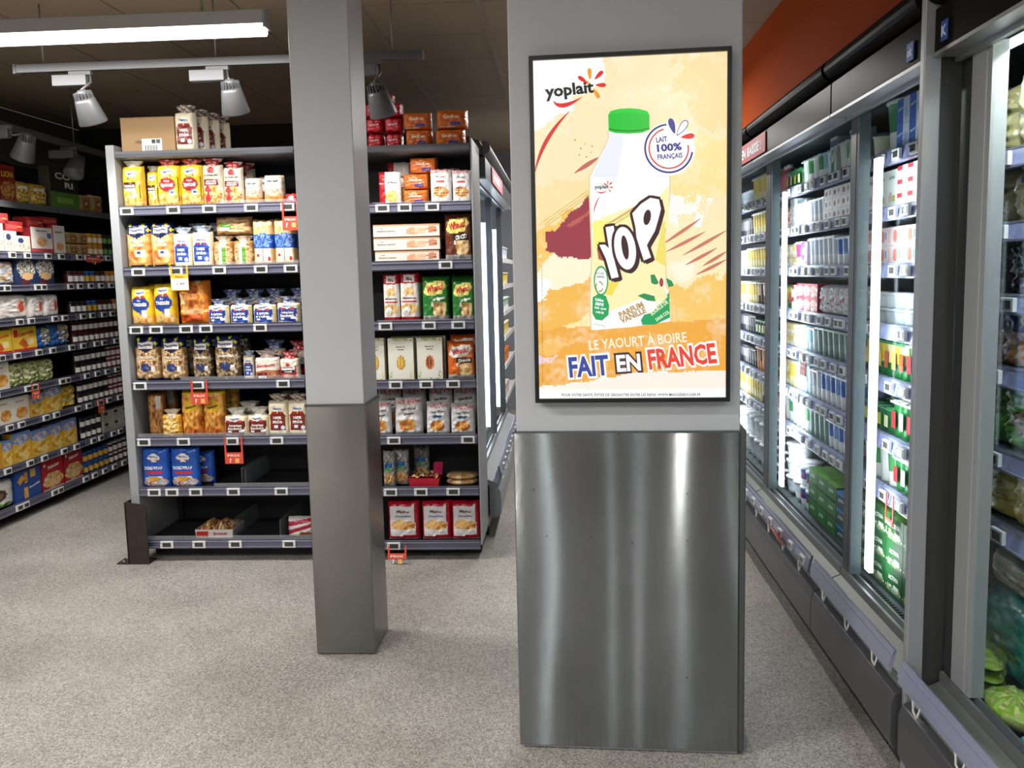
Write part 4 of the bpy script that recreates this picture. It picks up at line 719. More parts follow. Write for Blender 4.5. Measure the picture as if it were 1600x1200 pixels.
cart('c_bluewhite', (.12, .11, .1, '#3c6cc4', [('r', 0, -1, 1, 1, '#dfe8f2'), ('t', 'yaourt', -.45, .2, .8, .3, '#eef2fa', 8), ('n', .5, -.2, .4, .6, ['#dfe8f2', '#8cb0dc', '#eef4fa'], 4)], '#b8c8e0'), 'blue and white milk pack')
cart('c_tallwhite', (.1, .2, .08, '#e4eae8', [('r', -1, .55, 1, .85, '#5a6a9c'), ('n', 0, 0, 1, .4, ['#e4eae8', '#3c6a58', '#eef2f0', '#9cb4b0'], 5), ('r', -.6, -.8, .4, -.3, '#2f7a5c')], '#c0cccc'), 'tall stacked white and green pack')
kind('pink_bottle', lambda: (lambda m: [m.lathe([(.03, 0), (.034, .01), (.034, .09), (.022, .12), (.016, .13), (.018, .132), (.018, .15), (0, .15)], 14, o=((i - .5) * .07, 0, 0), colf=lambda i_, a, z: L_('#e9e6e8') if z > .13 else L_('#d86a80')) for i in range(2)] and m)(MB()), 'pair of pink drinking yoghurt bottles', 'yoghurt', 'plast', 'yoghurt_bottles')
def blis(nm, a, cmds, look, word, seed, wr=.012, side=None): kind(nm, lambda: bag(*a, cmds, seed=seed, wrinkle=wr, side=side), look, 'salad' if 'salad' in word else 'cheese', 'film', word)
blis('b_sliced', (.15, .13, .1, '#e6e6ea'), [('n', 0, 0, .9, .8, ['#dfe2ea', '#b8bcc8', '#eceef2', '#c07880'], 2.4), ('t', 'fresh', 0, 0, .8, .3, '#b8404c', 15)], 'crinkled white dessert wrap', 'dessert_pack', 51.)
blis('d_beige', (.2, .24, .1, '#b8ac78'), [('n', 0, 0, 1, 1, ['#6c7a3c', '#c9bd84', '#e2d9ac', '#8a8a50', '#4c4a34'], 2.4), ('r', -.5, .2, .3, .6, '#3a3a30')], 'beige and green salad bag', 'salad_bag', 52., .016)
blis('d_yellow', (.22, .28, .1, '#d9cf9c'), [('n', 0, 0, 1, 1, ['#c9b95c', '#e9dfa0', '#f3efd0', '#b8a850'], 3), ('r', -.4, .3, .4, .6, '#5a7ab4'), ('e', .2, -.4, .5, .3, '#e6c83c')], 'tall clear bag with yellow cheese', 'cheese_bag', 53., .016)
blis('d_black', (.2, .24, .1, '#1c1d20'), [('n', 0, 0, 1, 1, ['#0e0f11', '#2c2e33', '#15161a', '#5c6068'], 3)], 'black glossy deli bag', 'deli_bag', 54., .018)
blis('d_orange', (.17, .18, .1, '#3050a0'), [('r', -1, -1, 1, .2, '#d9a04c'), ('n', 0, -.4, .9, .5, ['#d98a3c', '#ecc06c', '#7c6ab0', '#f0d8a0'], 3), ('e', -.5, .1, .4, .3, '#e6e2e0')], 'blue and orange cheese bag', 'cheese_bag', 55., .014)
blis('d_green', (.2, .2, .1, '#55b02c'), [('n', 0, 0, 1, 1, ['#3c8c1c', '#62c038', '#8cd85c', '#4aa028'], 2.4), ('e', .2, -.1, .5, .35, '#5c4434'), ('n', .2, -.1, .44, .3, ['#8c6c50', '#d9c0a0', '#4c382c'], 5)], 'bright green salad bag', 'salad_bag', 56., .018)
blis('d_grated', (.26, .22, .14, '#d9c45c'), [('n', 0, 0, 1, 1, ['#c0a83c', '#e6d678', '#f3ecb0', '#d4be54'], 6), ('r', .0, .6, .6, 1, '#b8283c')], 'clear bag of yellow grated cheese', 'cheese_bag', 57., .012)
blis('d_paper', (.3, .13, .2, '#d9cfc0'), [('n', 0, 0, 1, .5, ['#d9cfc0', '#e9e0d4', '#c9b8a4'], 3), ('t', 'salade', .1, -.1, .8, .25, '#a08468', -6)], 'cream paper wrapped salad', 'salad_bag', 58.)
def flatbag(c, seed, r=.17):
    m = MB(); cs = [L_(k) for k in c]
    def P(u, v):
        a = u * PI; t = (v + 1) / 2; rr = r * (1 + .05 * math.sin(a * 5 + seed) + .03 * nz3(a, seed)) * math.sin(t * PI)
        return (rr * math.cos(a), rr * .8 * math.sin(a), .028 - .026 * math.cos(t * PI) + .012 * nz3(t * 4 * math.cos(a), t * 4 * math.sin(a), seed) * math.sin(t * PI))
    m.surf(P, 36, 18, lambda u, v: mixc(cs[int(abs(nz3(math.cos(u * PI) * (v + 1.05) * 2.2, math.sin(u * PI) * (v + 1) * 2.2, seed)) * 9) % len(cs)], cs[0], .25)); return m
kind('d_roundgreen', lambda: flatbag(['#8cb03c', '#a9c85c', '#c9bd90', '#d8e08c', '#8f8468'], 3.), 'flat round light green salad bag', 'salad', 'film', 'salad_bag')
kind('d_teal', lambda: bag(.42, .2, .24, '#2a9c94', [('n', 0, 0, 1, 1, ['#1c8078', '#35b0a6', '#5cccc0', '#22908a'], 3), ('n', -.2, -.3, .6, .25, ['#2a9c94', '#c8e060', '#2fa89e'], 5)], seed=60., wrinkle=.02), 'large teal salad bag', 'salad', 'film', 'salad_bag')
kind('d_blue', lambda: flatbag(['#3fb0cc', '#58c4dc', '#2a98b8'], 8., .12), 'flat bright blue salad bag', 'salad', 'film', 'salad_bag')
GROWS=[('top shelf L', 2.245, [('cardboard_box', -2.209, 0.292, 0.137, 0.03), ('loaf_brown_tall', -2.0, 0.115, 0.242, 0.0)]),
 ('A', 1.95,
  [('brioche_sliced_dark', -2.316, 0.124, 0.27, 0), ('brioche_sliced_dark', -2.225, 0.079, 0.232, 0.07), ('brioche_sliced', -2.102, 0.133, 0.263, 0),
   ('brioche_sliced', -1.981, 0.13, 0.262, 0), ('brioche_apple', -1.861, 0.115, 0.258, 0), ('brioche_apple', -1.762, 0.112, 0.235, 0.01),
   ('bun_bag', -1.651, 0.101, 0.148, 0), ('bun_bag', -1.538, 0.125, 0.161, 0), ('red_pouch', -1.438, 0.066, 0.06, 0)]),
 ('B', 1.625,
  [('milk_rolls', -2.302, 0.142, 0.254, 0), ('milk_rolls', -2.167, 0.135, 0.253, 0), ('loaf_blue_tall', -2.056, 0.103, 0.219, 0),
   ('loaf_blue_tall', -1.947, 0.116, 0.226, 0), ('seed_loaf', -1.828, 0.116, 0.167, 0), ('seed_loaf', -1.709, 0.116, 0.167, 0),
   ('loaf_bluewrap', -1.609, 0.119, 0.255, 0), ('loaf_bluewrap', -1.492, 0.122, 0.255, 0)]),
 ('C', 1.315,
  [('braided_brioche', -2.305, 0.129, 0.22, 0), ('braided_brioche', -2.177, 0.132, 0.233, 0), ('orange_brioche', -2.02, 0.182, 0.247, 0.02),
   ('loaf_blue_square', -1.882, 0.114, 0.142, 0), ('loaf_blue_square', -1.758, 0.12, 0.142, 0), ('loaf_blue_square', -1.627, 0.127, 0.142, 0),
   ('sandwich_blue', -1.494, 0.13, 0.149, 0)]),
 ('D', 1.005,
  [('croissant_bag', -2.306, 0.148, 0.254, 0), ('croissant_bag', -2.151, 0.147, 0.247, 0), ('choc_bag', -1.996, 0.115, 0.237, 0.02),
   ('choc_bag', -1.849, 0.146, 0.253, 0), ('loaf_blue_tall', -1.739, 0.065, 0.16, 0.04), ('toast_pack', -1.626, 0.142, 0.162, 0),
   ('apple_square', -1.501, 0.114, 0.154, 0)]),
 ('E', 0.695,
  [('baguette_bag', -2.273, 0.103, 0.243, 0.05), ('pastry_bag', -2.172, 0.113, 0.154, 0), ('viennese_bag', -2.058, 0.13, 0.262, 0.01),
   ('viennese_bag', -1.935, 0.13, 0.261, 0.01), ('sandwich_brown', -1.812, 0.137, 0.154, 0), ('sandwich_brown', -1.681, 0.126, 0.157, 0),
   ('loaf_brown_tall', -1.564, 0.118, 0.231, 0), ('loaf_brown_tall', -1.45, 0.118, 0.231, 0)]),
 ('F', 0.41, [('wrap_bag', -2.291, 0.165, 0.229, 0), ('wrap_bag', -2.122, 0.175, 0.229, 0)]),
 ('G', 0.115, [('pastry_tray', -1.99, 0.233, 0.082, 0.04), ('striped_bag', -1.495, 0.164, 0.111, 0.03)]),
 ('top shelf R', 2.235,
  [('red_packs', -0.984, 0.092, 0.076, 0.02), ('red_packs', -0.885, 0.092, 0.076, 0.02), ('waffle_pack', -0.753, 0.15, 0.092, 0.02),
   ('waffle_pack', -0.587, 0.169, 0.089, 0.02)]),
 ('RA', 1.93,
  [('butter_biscuit', -0.912, 0.127, 0.18, 0), ('waffle_pack', -0.775, 0.143, 0.083, 0), ('waffle_bag', -0.639, 0.119, 0.186, 0),
   ('waffle_bag', -0.527, 0.105, 0.179, 0)]),
 ('RB', 1.625, [('pound_cake', -0.829, 0.365, 0.064, 0), ('crepe_brown', -0.557, 0.15, 0.262, 0)]),
 ('RC', 1.305,
  [('madeleine_bag', -0.925, 0.094, 0.264, 0), ('madeleine_bag', -0.826, 0.111, 0.27, 0), ('crepe_green', -0.688, 0.152, 0.243, 0),
   ('crepe_green', -0.539, 0.124, 0.229, 0)]),
 ('RD', 0.99,
  [('almond_box', -1.02, 0.095, 0.234, 0.01), ('almond_box', -0.883, 0.147, 0.233, 0), ('almond_choc', -0.726, 0.146, 0.233, 0),
   ('crepe_orange', -0.561, 0.156, 0.212, 0)]),
 ('RE', 0.685,
  [('check_bag', -1.005, 0.113, 0.198, 0), ('check_bag', -0.858, 0.165, 0.212, 0), ('check_bag_blue', -0.697, 0.137, 0.187, 0),
   ('check_bag_blue', -0.56, 0.143, 0.176, 0)]),
 ('RF', 0.4,
  [('clear_bag', -0.973, 0.071, 0.204, 0), ('clear_bag', -0.895, 0.093, 0.206, 0.04), ('red_tray', -0.78, 0.191, 0.122, 0), ('flat_pastry', -0.581, 0.195, 0.061, 0.03)]),
 ('RG', 0.1, [('redwhite_bag', -0.904, 0.189, 0.225, 0), ('redwhite_bag', -0.722, 0.174, 0.225, 0), ('redwhite_bag', -0.55, 0.17, 0.224, 0)])]
GTAGS={'A': [-2.323, -2.069, -1.874, -1.646, -1.44], 'B': [-2.284, -2.077, -1.839, -1.612, -1.405], 'C': [-2.318, -2.208, -2.041, -1.932, -1.633], 'D': [-2.319, -1.998, -1.524], 'E': [-2.32, -2.097, -1.825, -1.576], 'F': [-2.282, -2.181, -2.047, -1.835, -1.566], 'G': [-2.231, -2.048, -1.842, -1.539], 'RA': [-0.944, -0.826, -0.68], 'RB': [-0.619], 'RC': [-0.952, -0.718, -0.561], 'RD': [-0.909, -0.743, -0.598], 'RE': [-0.931, -0.527], 'RF': [-0.96, -0.793, -0.616], 'RG': [-0.954]}
LROWS=[('top wall shelf', 2.115,
  [('lion_cereal', 5.826, 0.225, 0.234), ('lion_cereal', 6.034, 0.175, 0.238), ('corn_bag', 6.22, 0.186, 0.153), ('corn_bag', 6.419, 0.214, 0.153),
   ('cookie_box', 6.746, 0.398, 0.293), ('tan_pouch', 7.038, 0.177, 0.129), ('tan_pouch', 7.228, 0.187, 0.142)]),
 ('1', 1.765,
  [('lotus_box', 5.764, 0.155, 0.188), ('lotus_box', 5.914, 0.141, 0.143), ('lotus_box', 6.054, 0.17, 0.116), ('white_biscuit', 6.285, 0.27, 0.182),
   ('slim_white', 6.523, 0.171, 0.207)]),
 ('2', 1.55, [('clear_biscuit', 5.805, 0.301, 0.165), ('stars_box', 6.063, 0.216, 0.172), ('stars_box', 6.291, 0.224, 0.179)]),
 ('3', 1.33, [('toast_white', 5.896, 0.347, 0.168), ('toast_white', 6.161, 0.17, 0.154), ('toast_white', 6.35, 0.188, 0.158)]),
 ('4', 1.11, [('cracker_red', 5.711, 0.241, 0.156), ('cracker_red', 5.981, 0.278, 0.167), ('blue_cracker', 6.222, 0.197, 0.156), ('blue_cracker', 6.45, 0.254, 0.17)]),
 ('5', 0.88, [('cream_biscuit', 5.673, 0.199, 0.184), ('green_foil', 5.866, 0.184, 0.169), ('green_foil', 6.051, 0.18, 0.165), ('green_foil', 6.233, 0.175, 0.161)]),
 ('6', 0.65,
  [('cream_biscuit', 5.688, 0.168, 0.172), ('cream_biscuit', 5.864, 0.192, 0.169), ('gold_box', 6.061, 0.182, 0.161), ('gold_box', 6.261, 0.21, 0.207),
   ('gold_bag', 6.478, 0.232, 0.172)]),
 ('7', 0.38,
  [('gold_box', 5.68, 0.114, 0.173), ('gold_box', 5.842, 0.206, 0.203), ('gold_box', 6.065, 0.228, 0.184), ('gold_box', 6.265, 0.162, 0.19),
   ('gold_box', 6.445, 0.188, 0.195)]),
 ('8', 0.115, [('green_bag', 5.582, 0.326, 0.191), ('blue_box', 5.883, 0.289, 0.205), ('palmier_box', 6.179, 0.27, 0.215), ('palmier_box', 6.454, 0.25, 0.242)])]
# ------------------------------------------------------------ putting packs on shelves
TEMPL = {}; PLACED = []
def get_t(kn):
    if kn not in TEMPL:
        mb = K[kn]['b'](); ex = getattr(mb, 'extra', None)
        o = mb.build(K[kn]['word'], M[K[kn]['m']]); used = False
        xs = [v.co.x for v in o.data.vertices]; ys = [v.co.y for v in o.data.vertices]; zs = [v.co.z for v in o.data.vertices]
        ch = []
        for nm, e, mm in (getattr(mb, 'extras', None) or []):
            c_ = e.build(nm, M[mm], o); ch.append(c_)
            for v in c_.data.vertices: zs.append(v.co.z)
        TEMPL[kn] = dict(o=o, ch=ch, w=max(xs) - min(xs), d=max(ys) - min(ys), h=max(zs) - min(zs), x0=min(xs), z0=min(zs), y0=min(ys), used=False)
    return TEMPL[kn]
def place(kn, x, y, z, rz=0., w=None, h=None, where='', order=0., layer='', d=None):
    t = get_t(kn)
    if not t['used']: o = t['o']; t['used'] = True
    else:
        o = t['o'].copy(); col.objects.link(o)
        for c in t['ch']: c2 = c.copy(); c2.parent = o; col.objects.link(c2)
    sx = w / t['w'] if w else 1; sz = h / t['h'] if h else 1
    sy = d / t['d'] if d else (sx + sz) / 2 if (w or h) else 1
    o.scale = (sx, sy, sz); o.rotation_euler = (0, 0, rz); o.location = (x, y, z - t['z0'] * sz)
    PLACED.append(dict(o=o, k=kn, where=where, order=order, layer=layer)); return o
ORD = ['', 'first', 'second', 'third', 'fourth', 'fifth', 'sixth', 'seventh', 'eighth', 'ninth', 'tenth', 'eleventh', 'twelfth', 'thirteenth', 'fourteenth', 'fifteenth', 'sixteenth', 'seventeenth', 'eighteenth', 'nineteenth', 'twentieth']
def write_labels():
    g = {}
    for p in PLACED: g.setdefault((p['k'], p['where']), []).append(p)
    for (kn, wh), L in g.items():
        kd = K[kn]; look, cat = kd['look'], kd['cat']
        layers = sorted({p['layer'] for p in L})
        for ly_ in layers:
            S = sorted([p for p in L if p['layer'] == ly_], key=lambda p: p['order'])
            for i, p in enumerate(S):
                pos = ''
                if len(S) > 1: pos = 'leftmost' if i == 0 else ('rightmost' if i == len(S) - 1 else ORD[i + 1] + ' from left')
                if len(layers) > 1: pos = (pos + ', ' if pos else '') + (ly_ or 'bottom')
                if len(layers) > 1: pass
                def mk(lk, ps): return lk + (', ' + ps if ps else '') + ', ' + wh
                nw = lambda q: len(q.split())
                lab = mk(look, pos)
                if nw(lab) > 16: lab = mk(look.replace(' with a ', ', ').replace(' with ', ', ').replace(' and ', ' '), pos)
                if nw(lab) > 16: lab = mk(look.replace(' with a ', ', ').replace(' with ', ', ').replace(' and ', ' '), pos).replace('multipack', 'pack').replace(' from left', ' along').replace(' the ', ' ')
                if nw(lab) > 16: lab = lab.replace(' large', '').replace('in clear bag', '').replace('printed ', '').replace('tall ', '').replace('short ', '').replace('in front', 'front').replace(' row', '')
                if nw(lab) > 16: print('LONG', nw(lab), lab)
                o = p['o']; o['label'] = lab; o['category'] = cat; o['group'] = kd['word'].replace('_', ' ') + ' packs ' + wh

# ------------------------------------------------------------ bread shelves
def price_tag(parent, x, y, z, rz=0., s=1., mats=('white', 'lcd')):
    key = 'tag'
    if key not in TEMPL:
        m = MB(); m.box(-.037, -.012, -.02, .037, 0, .02); a = m.build('price_label', M['white'], None, .002)
        d = MB(); d.box(-.023, -.0135, -.0115, .025, -.0125, .0125); d.box(-.033, -.0130, .008, -.028, -.0122, .012); b = d.build('display', M['lcd'], a)
        TEMPL[key] = (a, b, [False])
    a, b, u = TEMPL[key]
    if u[0]: a2 = a.copy(); b2 = b.copy(); col.objects.link(a2); col.objects.link(b2); b2.parent = a2
    else: a2, b2 = a, b; u[0] = True
    a2.parent = parent; a2.location = (x, y, z); a2.rotation_euler = (0, 0, rz); a2.scale = (s, 1, s); return a2
def rail_profile(zc, y0=0., h=.052):
    return [(y0, zc - h / 2), (y0 - .012, zc - h / 2), (y0 - .016, zc - h * .36), (y0 - .008, zc - h * .3), (y0 - .008, zc + h * .1), (y0 - .013, zc + h * .16), (y0 - .013, zc + h * .3), (y0 - .008, zc + h * .36), (y0 - .012, zc + h / 2), (y0, zc + h / 2)]
def gondola_bay(x0, x1, levels, keys, left_panel, right_panel, label, dp=.50):
    root = empty('shelving_unit', ((x0 + x1) / 2, 4.86, 0), 0, label, 'shelves', 'bread and pastry shelving units')
    hw = (x1 - x0) / 2
    bx('back_panel', M['dark'], (-hw, dp, .03), (hw, dp + .012, 2.23), root)
    bx('base', M['dark'], (-hw + .01, .12, 0), (hw - .01, dp, .07), root)
    if left_panel: bx('side_panel', M['panel'], (-hw - .05, -.01, .085), (-hw - .002, .60, 2.28), root, .004)
    if right_panel: bx('side_panel', M['panel'], (hw + .002, -.01, .085), (hw + .010, dp + .012, 2.26), root)
    bx('upright', M['darkshelf'], (hw - .03, dp - .03, .08), (hw - .004, dp, 2.21), root); m = MB(); m.box(-hw + .004, dp - .03, .08, -hw + .03, dp, 2.21)
    for k in range(40): m.box(-hw + .012, dp - .034, .12 + k * .052, -hw + .02, dp - .029, .15 + k * .052)
    m.build('upright', M['darkshelf'], root)
    sh = bx('shelf', M['shelf'], (-hw + .004, .004, levels[0] - .028), (hw - .004, dp - .01, levels[0] + .006), root)
    m = MB(); m.prism([(.004, levels[0] - .028), (-.012, levels[0] - .022), (-.016, levels[0] - .004), (-.010, levels[0] + .010), (.004, levels[0] + .010)], 'x', -hw + .002, hw - .002); m.build('shelf_edge', M['shelf'], sh)
    for i, (z, k) in enumerate(zip(levels[1:], keys)):
        top = z + .013
        sh = bx('shelf', M['darkshelf'], (-hw + .004, .006, top - .03), (hw - .004, dp - .01, top), root)
        m = MB(); m.prism(rail_profile(z, .004), 'x', -hw + .003, hw - .003); m.build('price_rail', M['rail'], sh)
        m = MB(); m.box(-hw + .003, -.010, z + .012, hw - .003, -.0085, z + .0145); m.box(-hw + .003, -.010, z - .0175, hw - .003, -.0085, z - .0155); m.build('rail_groove', M['railG'], sh)
        for tx in [min(max(q, x0 + .045), x1 - .045) for q in GTAGS[k]]: price_tag(root, tx - (x0 + x1) / 2, -.006, z - .002)
    return root
LV = [2.235, 1.934, 1.61, 1.298, .992, .68, .397, .099]
LVR = [2.224, 1.913, 1.61, 1.292, .976, .672, .386, .084]
LB = gondola_bay(-2.37, -1.405, LV, 'A B C D E F G'.split(), True, False, 'grey shelving unit of sliced bread, two lower shelves nearly empty')
RB_ = gondola_bay(-1.40, -.475, LVR, 'RA RB RC RD RE RF RG'.split(), False, True, 'grey shelving unit of waffles and cakes beside the aisle', .405)
# clear front stops and dividers
def facing_fac(nt, amp):
    lw = nt.nodes.new('ShaderNodeLayerWeight'); lw.inputs[0].default_value = .5; p = nt.nodes.new('ShaderNodeMath'); p.operation = 'POWER'; p.inputs[1].default_value = 4
    q = nt.nodes.new('ShaderNodeMath'); q.operation = 'MULTIPLY_ADD'; q.inputs[1].default_value = amp; q.inputs[2].default_value = .015
    nt.links.new(lw.outputs['Facing'], p.inputs[0]); nt.links.new(p.outputs[0], q.inputs[0]); return q
def clear_mat():
    m = bpy.data.materials.new('clear_acrylic'); m.use_nodes = True; nt = m.node_tree; nt.nodes.remove(nt.nodes['Principled BSDF'])
    out = nt.nodes['Material Output']; tr = nt.nodes.new('ShaderNodeBsdfTransparent'); gl = nt.nodes.new('ShaderNodeBsdfGlossy'); df = nt.nodes.new('ShaderNodeBsdfDiffuse')
    gl.inputs['Roughness'].default_value = .08; df.inputs['Color'].default_value = (.8, .82, .85, 1); tr.inputs[0].default_value = (.96, .97, .98, 1)
    f = facing_fac(nt, .35); a = nt.nodes.new('ShaderNodeMixShader'); b = nt.nodes.new('ShaderNodeMixShader'); b.inputs[0].default_value = .12
    nt.links.new(tr.outputs[0], b.inputs[1]); nt.links.new(df.outputs[0], b.inputs[2]); nt.links.new(f.outputs[0], a.inputs[0]); nt.links.new(b.outputs[0], a.inputs[1]); nt.links.new(gl.outputs[0], a.inputs[2]); nt.links.new(a.outputs[0], out.inputs[0])
    return m
M['clear'] = clear_mat()
def glass_mat():
    m = bpy.data.materials.new('door_glass'); m.use_nodes = True; nt = m.node_tree; nt.nodes.remove(nt.nodes['Principled BSDF'])
    out = nt.nodes['Material Output']; tr = nt.nodes.new('ShaderNodeBsdfTransparent'); gl = nt.nodes.new('ShaderNodeBsdfGlossy'); gl.inputs['Roughness'].default_value = .02; gl.inputs['Color'].default_value = (.6, .65, .68, 1)
    tr.inputs[0].default_value = (.95, .97, .97, 1); f = facing_fac(nt, .14); a = nt.nodes.new('ShaderNodeMixShader')
    nt.links.new(f.outputs[0], a.inputs[0]); nt.links.new(tr.outputs[0], a.inputs[1]); nt.links.new(gl.outputs[0], a.inputs[2]); nt.links.new(a.outputs[0], out.inputs[0])
    return m
M['glass'] = glass_mat()
def stop(root, x0, x1, z, cx, h=.022): bx('front_stop', M['clear'], (x0 - cx, .006, z + .013), (x1 - cx, .009, z + .013 + h), root)
cx = (-2.37 - 1.405) / 2
for x0, x1, z in [(-1.82, -1.41, 1.934), (-1.86, -1.41, 1.61), (-2.1, -1.41, .992), (-2.36, -1.41, .68), (-1.95, -1.41, .397), (-2.36, -1.41, .099)]: stop(LB, x0, x1, z, cx, .03)
cx2 = (-1.40 - .475) / 2
for z in (1.913, 1.61, 1.292, .672): stop(RB_, -1.0, -.49, z, cx2, .018)
for x, z in [(-1.80, .41), (-1.78, .41), (-1.87, .112), (-1.60, .112)]: bx('divider', M['clear'], (x - cx, .03, z), (x - cx + .003, .45, z + .11), LB)
WN = {'top shelf L': 'on top of the left bread unit', 'A': 'on the highest bread shelf', 'B': 'on the second bread shelf', 'C': 'on the third bread shelf', 'D': 'on the fourth bread shelf', 'E': 'on the fifth bread shelf', 'F': 'on the sixth bread shelf', 'G': 'on the lowest bread shelf', 'top shelf R': 'on top of the cake unit', 'RA': 'on the highest cake shelf', 'RB': 'on the second cake shelf', 'RC': 'on the third cake shelf', 'RD': 'on the fourth cake shelf', 'RE': 'on the fifth cake shelf', 'RF': 'on the sixth cake shelf', 'RG': 'on the lowest cake shelf'}
LZ = dict(zip(['top shelf L'] + list('ABCDEFG'), LV)); LZ.update(dict(zip(['top shelf R', 'RA', 'RB', 'RC', 'RD', 'RE', 'RF', 'RG'], LVR)))
def shz(nm): return LZ[nm] + (.0065 if 'top' in nm else .0135)
CLR = {}
for S_ in (['top shelf L'] + list('ABCDEFG'), ['top shelf R', 'RA', 'RB', 'RC', 'RD', 'RE', 'RF', 'RG']):
    for a_, b_ in zip(S_, S_[1:]): CLR[b_] = LZ[a_] - .030 - (LZ[b_] + .0135) - .003
for nm, z, rows in GROWS:
    z = shz(nm); rows = [list(q) for q in rows]; lim = -1.41 if len(nm) == 1 or nm.endswith('L') else -.478
    for q in reversed(rows):
        q[2] *= .94
        if q[1] + q[2] / 2 > lim: q[1] = lim - q[2] / 2 - .001
        if q[4] < .02: lim = q[1] - q[2] / 2
    for (kn, x, w_, h_, dy) in rows:
        if kn == 'cardboard_box': continue
        h_ = min(h_, CLR.get(nm, 9)); t = get_t(kn); dd = t['d'] * (w_ / t['w'] + h_ / t['h']) / 2; dd = min(dd, .2)
        if x - w_ / 2 < -2.366: x = -2.366 + w_ / 2
        place(kn, x, 4.885 + dy + dd / 2, z, 0, w_, h_, WN[nm], x, 'in front', dd)
# rows behind, stacks and the things lying across
def P2(kn, nm, x, dy, z=0., w=None, h=None, lay='', rz=0., d=None):
    if h: h = min(h, CLR.get(nm, 9) - z)
    return place(kn, x, 4.885 + dy, shz(nm) + z, rz, w, h, WN[nm], x, lay, d)
for x in (-2.30, -2.20, -2.10, -1.98): P2('brioche_sliced', 'A', x, .24, 0, .11, .26, 'behind')
for x in (-1.86, -1.76): P2('brioche_apple', 'A', x, .24, 0, .11, .25, 'behind')
P2('bun_bag', 'A', -1.62, .2, 0, .11, .17, 'behind')
P2('seed_loaf_flat', 'B', -1.775, .065, .173, .20, .10)
for x in (-2.30, -2.165): P2('milk_rolls', 'B', x, .22, 0, .125, .25, 'behind')
for x in (-2.05, -1.93): P2('loaf_blue_tall', 'B', x, .23, 0, .105, .25, 'behind')
for x in (-1.61, -1.49): P2('loaf_bluewrap', 'B', x, .24, 0, .11, .25, 'behind')
for x in (-2.30, -2.17): P2('braided_brioche', 'C', x, .24, 0, .115, .24, 'behind')
for x in (-1.88, -1.75, -1.63, -1.49): P2('loaf_blue_square', 'C', x, .25, 0, .115, .19, 'behind')
for x in (-2.30, -2.15): P2('croissant_bag', 'D', x, .22, 0, .14, .25, 'behind')
for x in (-1.99, -1.85): P2('choc_bag', 'D', x, .24, 0, .13, .25, 'behind')
for x in (-1.64,): P2('loaf_blue_square', 'D', x, .22, 0, .12, .21, 'behind')
for x in (-1.50,): P2('apple_square', 'D', x, .22, 0, .12, .2, 'behind')
for x in (-2.07, -1.93): P2('viennese_bag', 'E', x, .25, 0, .12, .25, 'behind')
for x in (-2.28,): P2('baguette_bag', 'E', x, .23, 0, .11, .26, 'behind')
P2('sandwich_brown', 'E', -1.8, .2, 0, .13, .17, 'behind'); P2('loaf_brown_tall', 'E', -1.56, .2, 0, .105, .23, 'behind')
P2('wrap_bag', 'F', -2.24, .13, 0, .15, .21, 'behind'); P2('wrap_bag', 'F', -2.07, .13, 0, .15, .19, 'behind')
for k in range(3): P2('loaf_brown_tall', 'top shelf L', -1.985 + .02 * k, .17 + .11 * k, 0, .11, .24, ['second row', 'third row', 'fourth row'][k])
# cake unit
for lay, zz in (('second layer', .079), ('third layer', .158)):
    for x in (-.985, -.885): P2('red_packs', 'top shelf R', x, .10, zz, .094, .078, lay)
P2('red_packs', 'top shelf R', -.93, .12, .236, .094, .05, 'topmost')
P2('waffle_pack', 'top shelf R', -.76, .10, .091, .15, .092, 'upper layer'); P2('waffle_pack', 'top shelf R', -.575, .10, .091, .165, .10, 'upper layer')
P2('waffle_pack', 'RA', -.775, .09, .084, .143, .085, 'upper layer'); P2('waffle_pack', 'RA', -.735, .10, .168, .15, .085, 'topmost')
P2('butter_biscuit', 'RA', -.885, .17, 0, .127, .245, 'behind'); P2('waffle_bag', 'RA', -.62, .2, 0, .117, .21, 'behind')
for lay, zz in (('middle layer', .070), ('upper layer', .140)): P2('pound_cake', 'RB', -.829, .045, zz, .355, .064, lay)
P2('almond_box', 'RC', -.99, .2, 0, .1, .2, 'behind') if 0 else None
for x in (-.69, -.545): P2('crepe_green', 'RC', x, .15, 0, .14, .25, 'behind')
for x in (-.925, -.826): P2('madeleine_bag', 'RC', x, .16, 0, .1, .265, 'behind')
for x in (-.88, -.726): P2('almond_box', 'RD', x, .14, 0, .147, .235, 'behind')
P2('crepe_orange', 'RD', -.555, .14, 0, .15, .245, 'behind')
for x in (-.99, -.85, -.70, -.56): P2('check_bag', 'RE', x, .2, 0, .14, .26, 'behind')
P2('clear_bag', 'RF', -.82, .2, 0, .09, .2, 'behind')
# cardboard box on top
b = empty('cardboard_box', (-2.209, 5.02, shz('top shelf L')), 0, 'brown cardboard box with a white barcode label, on top of the bread unit', 'box')
bx('body', M['wood'], (-.147, -.11, 0), (.147, .11, .185), b, .002)
m = MB(); m.box(-.147, -.112, .184, .147, -.02, .187); m.box(-.147, .02, .184, .147, .112, .187); m.build('flap', M['wood'], b)
m = MB(); m.box(-.035, -.1115, .004, .075, -.1105, .075, '#dcdcd8')
for k in range(14): m.box(-.018 + k * .005, -.1121, .012, -.018 + k * .005 + (.0012 + .0016 * (k % 3 == 0)), -.1118, .040, '#3a3632')
m.box(.02, -.1121, .05, .04, -.1118, .07, '#3a3632'); m.box(.045, -.1121, .05, .066, -.1118, .07, '#55504a')
m.text('1924', lambda x, y: (-.052 + x, -.1115, .058 + y), .034, .016, '#40301e'); m.build('shipping_label', M['carton'], b)
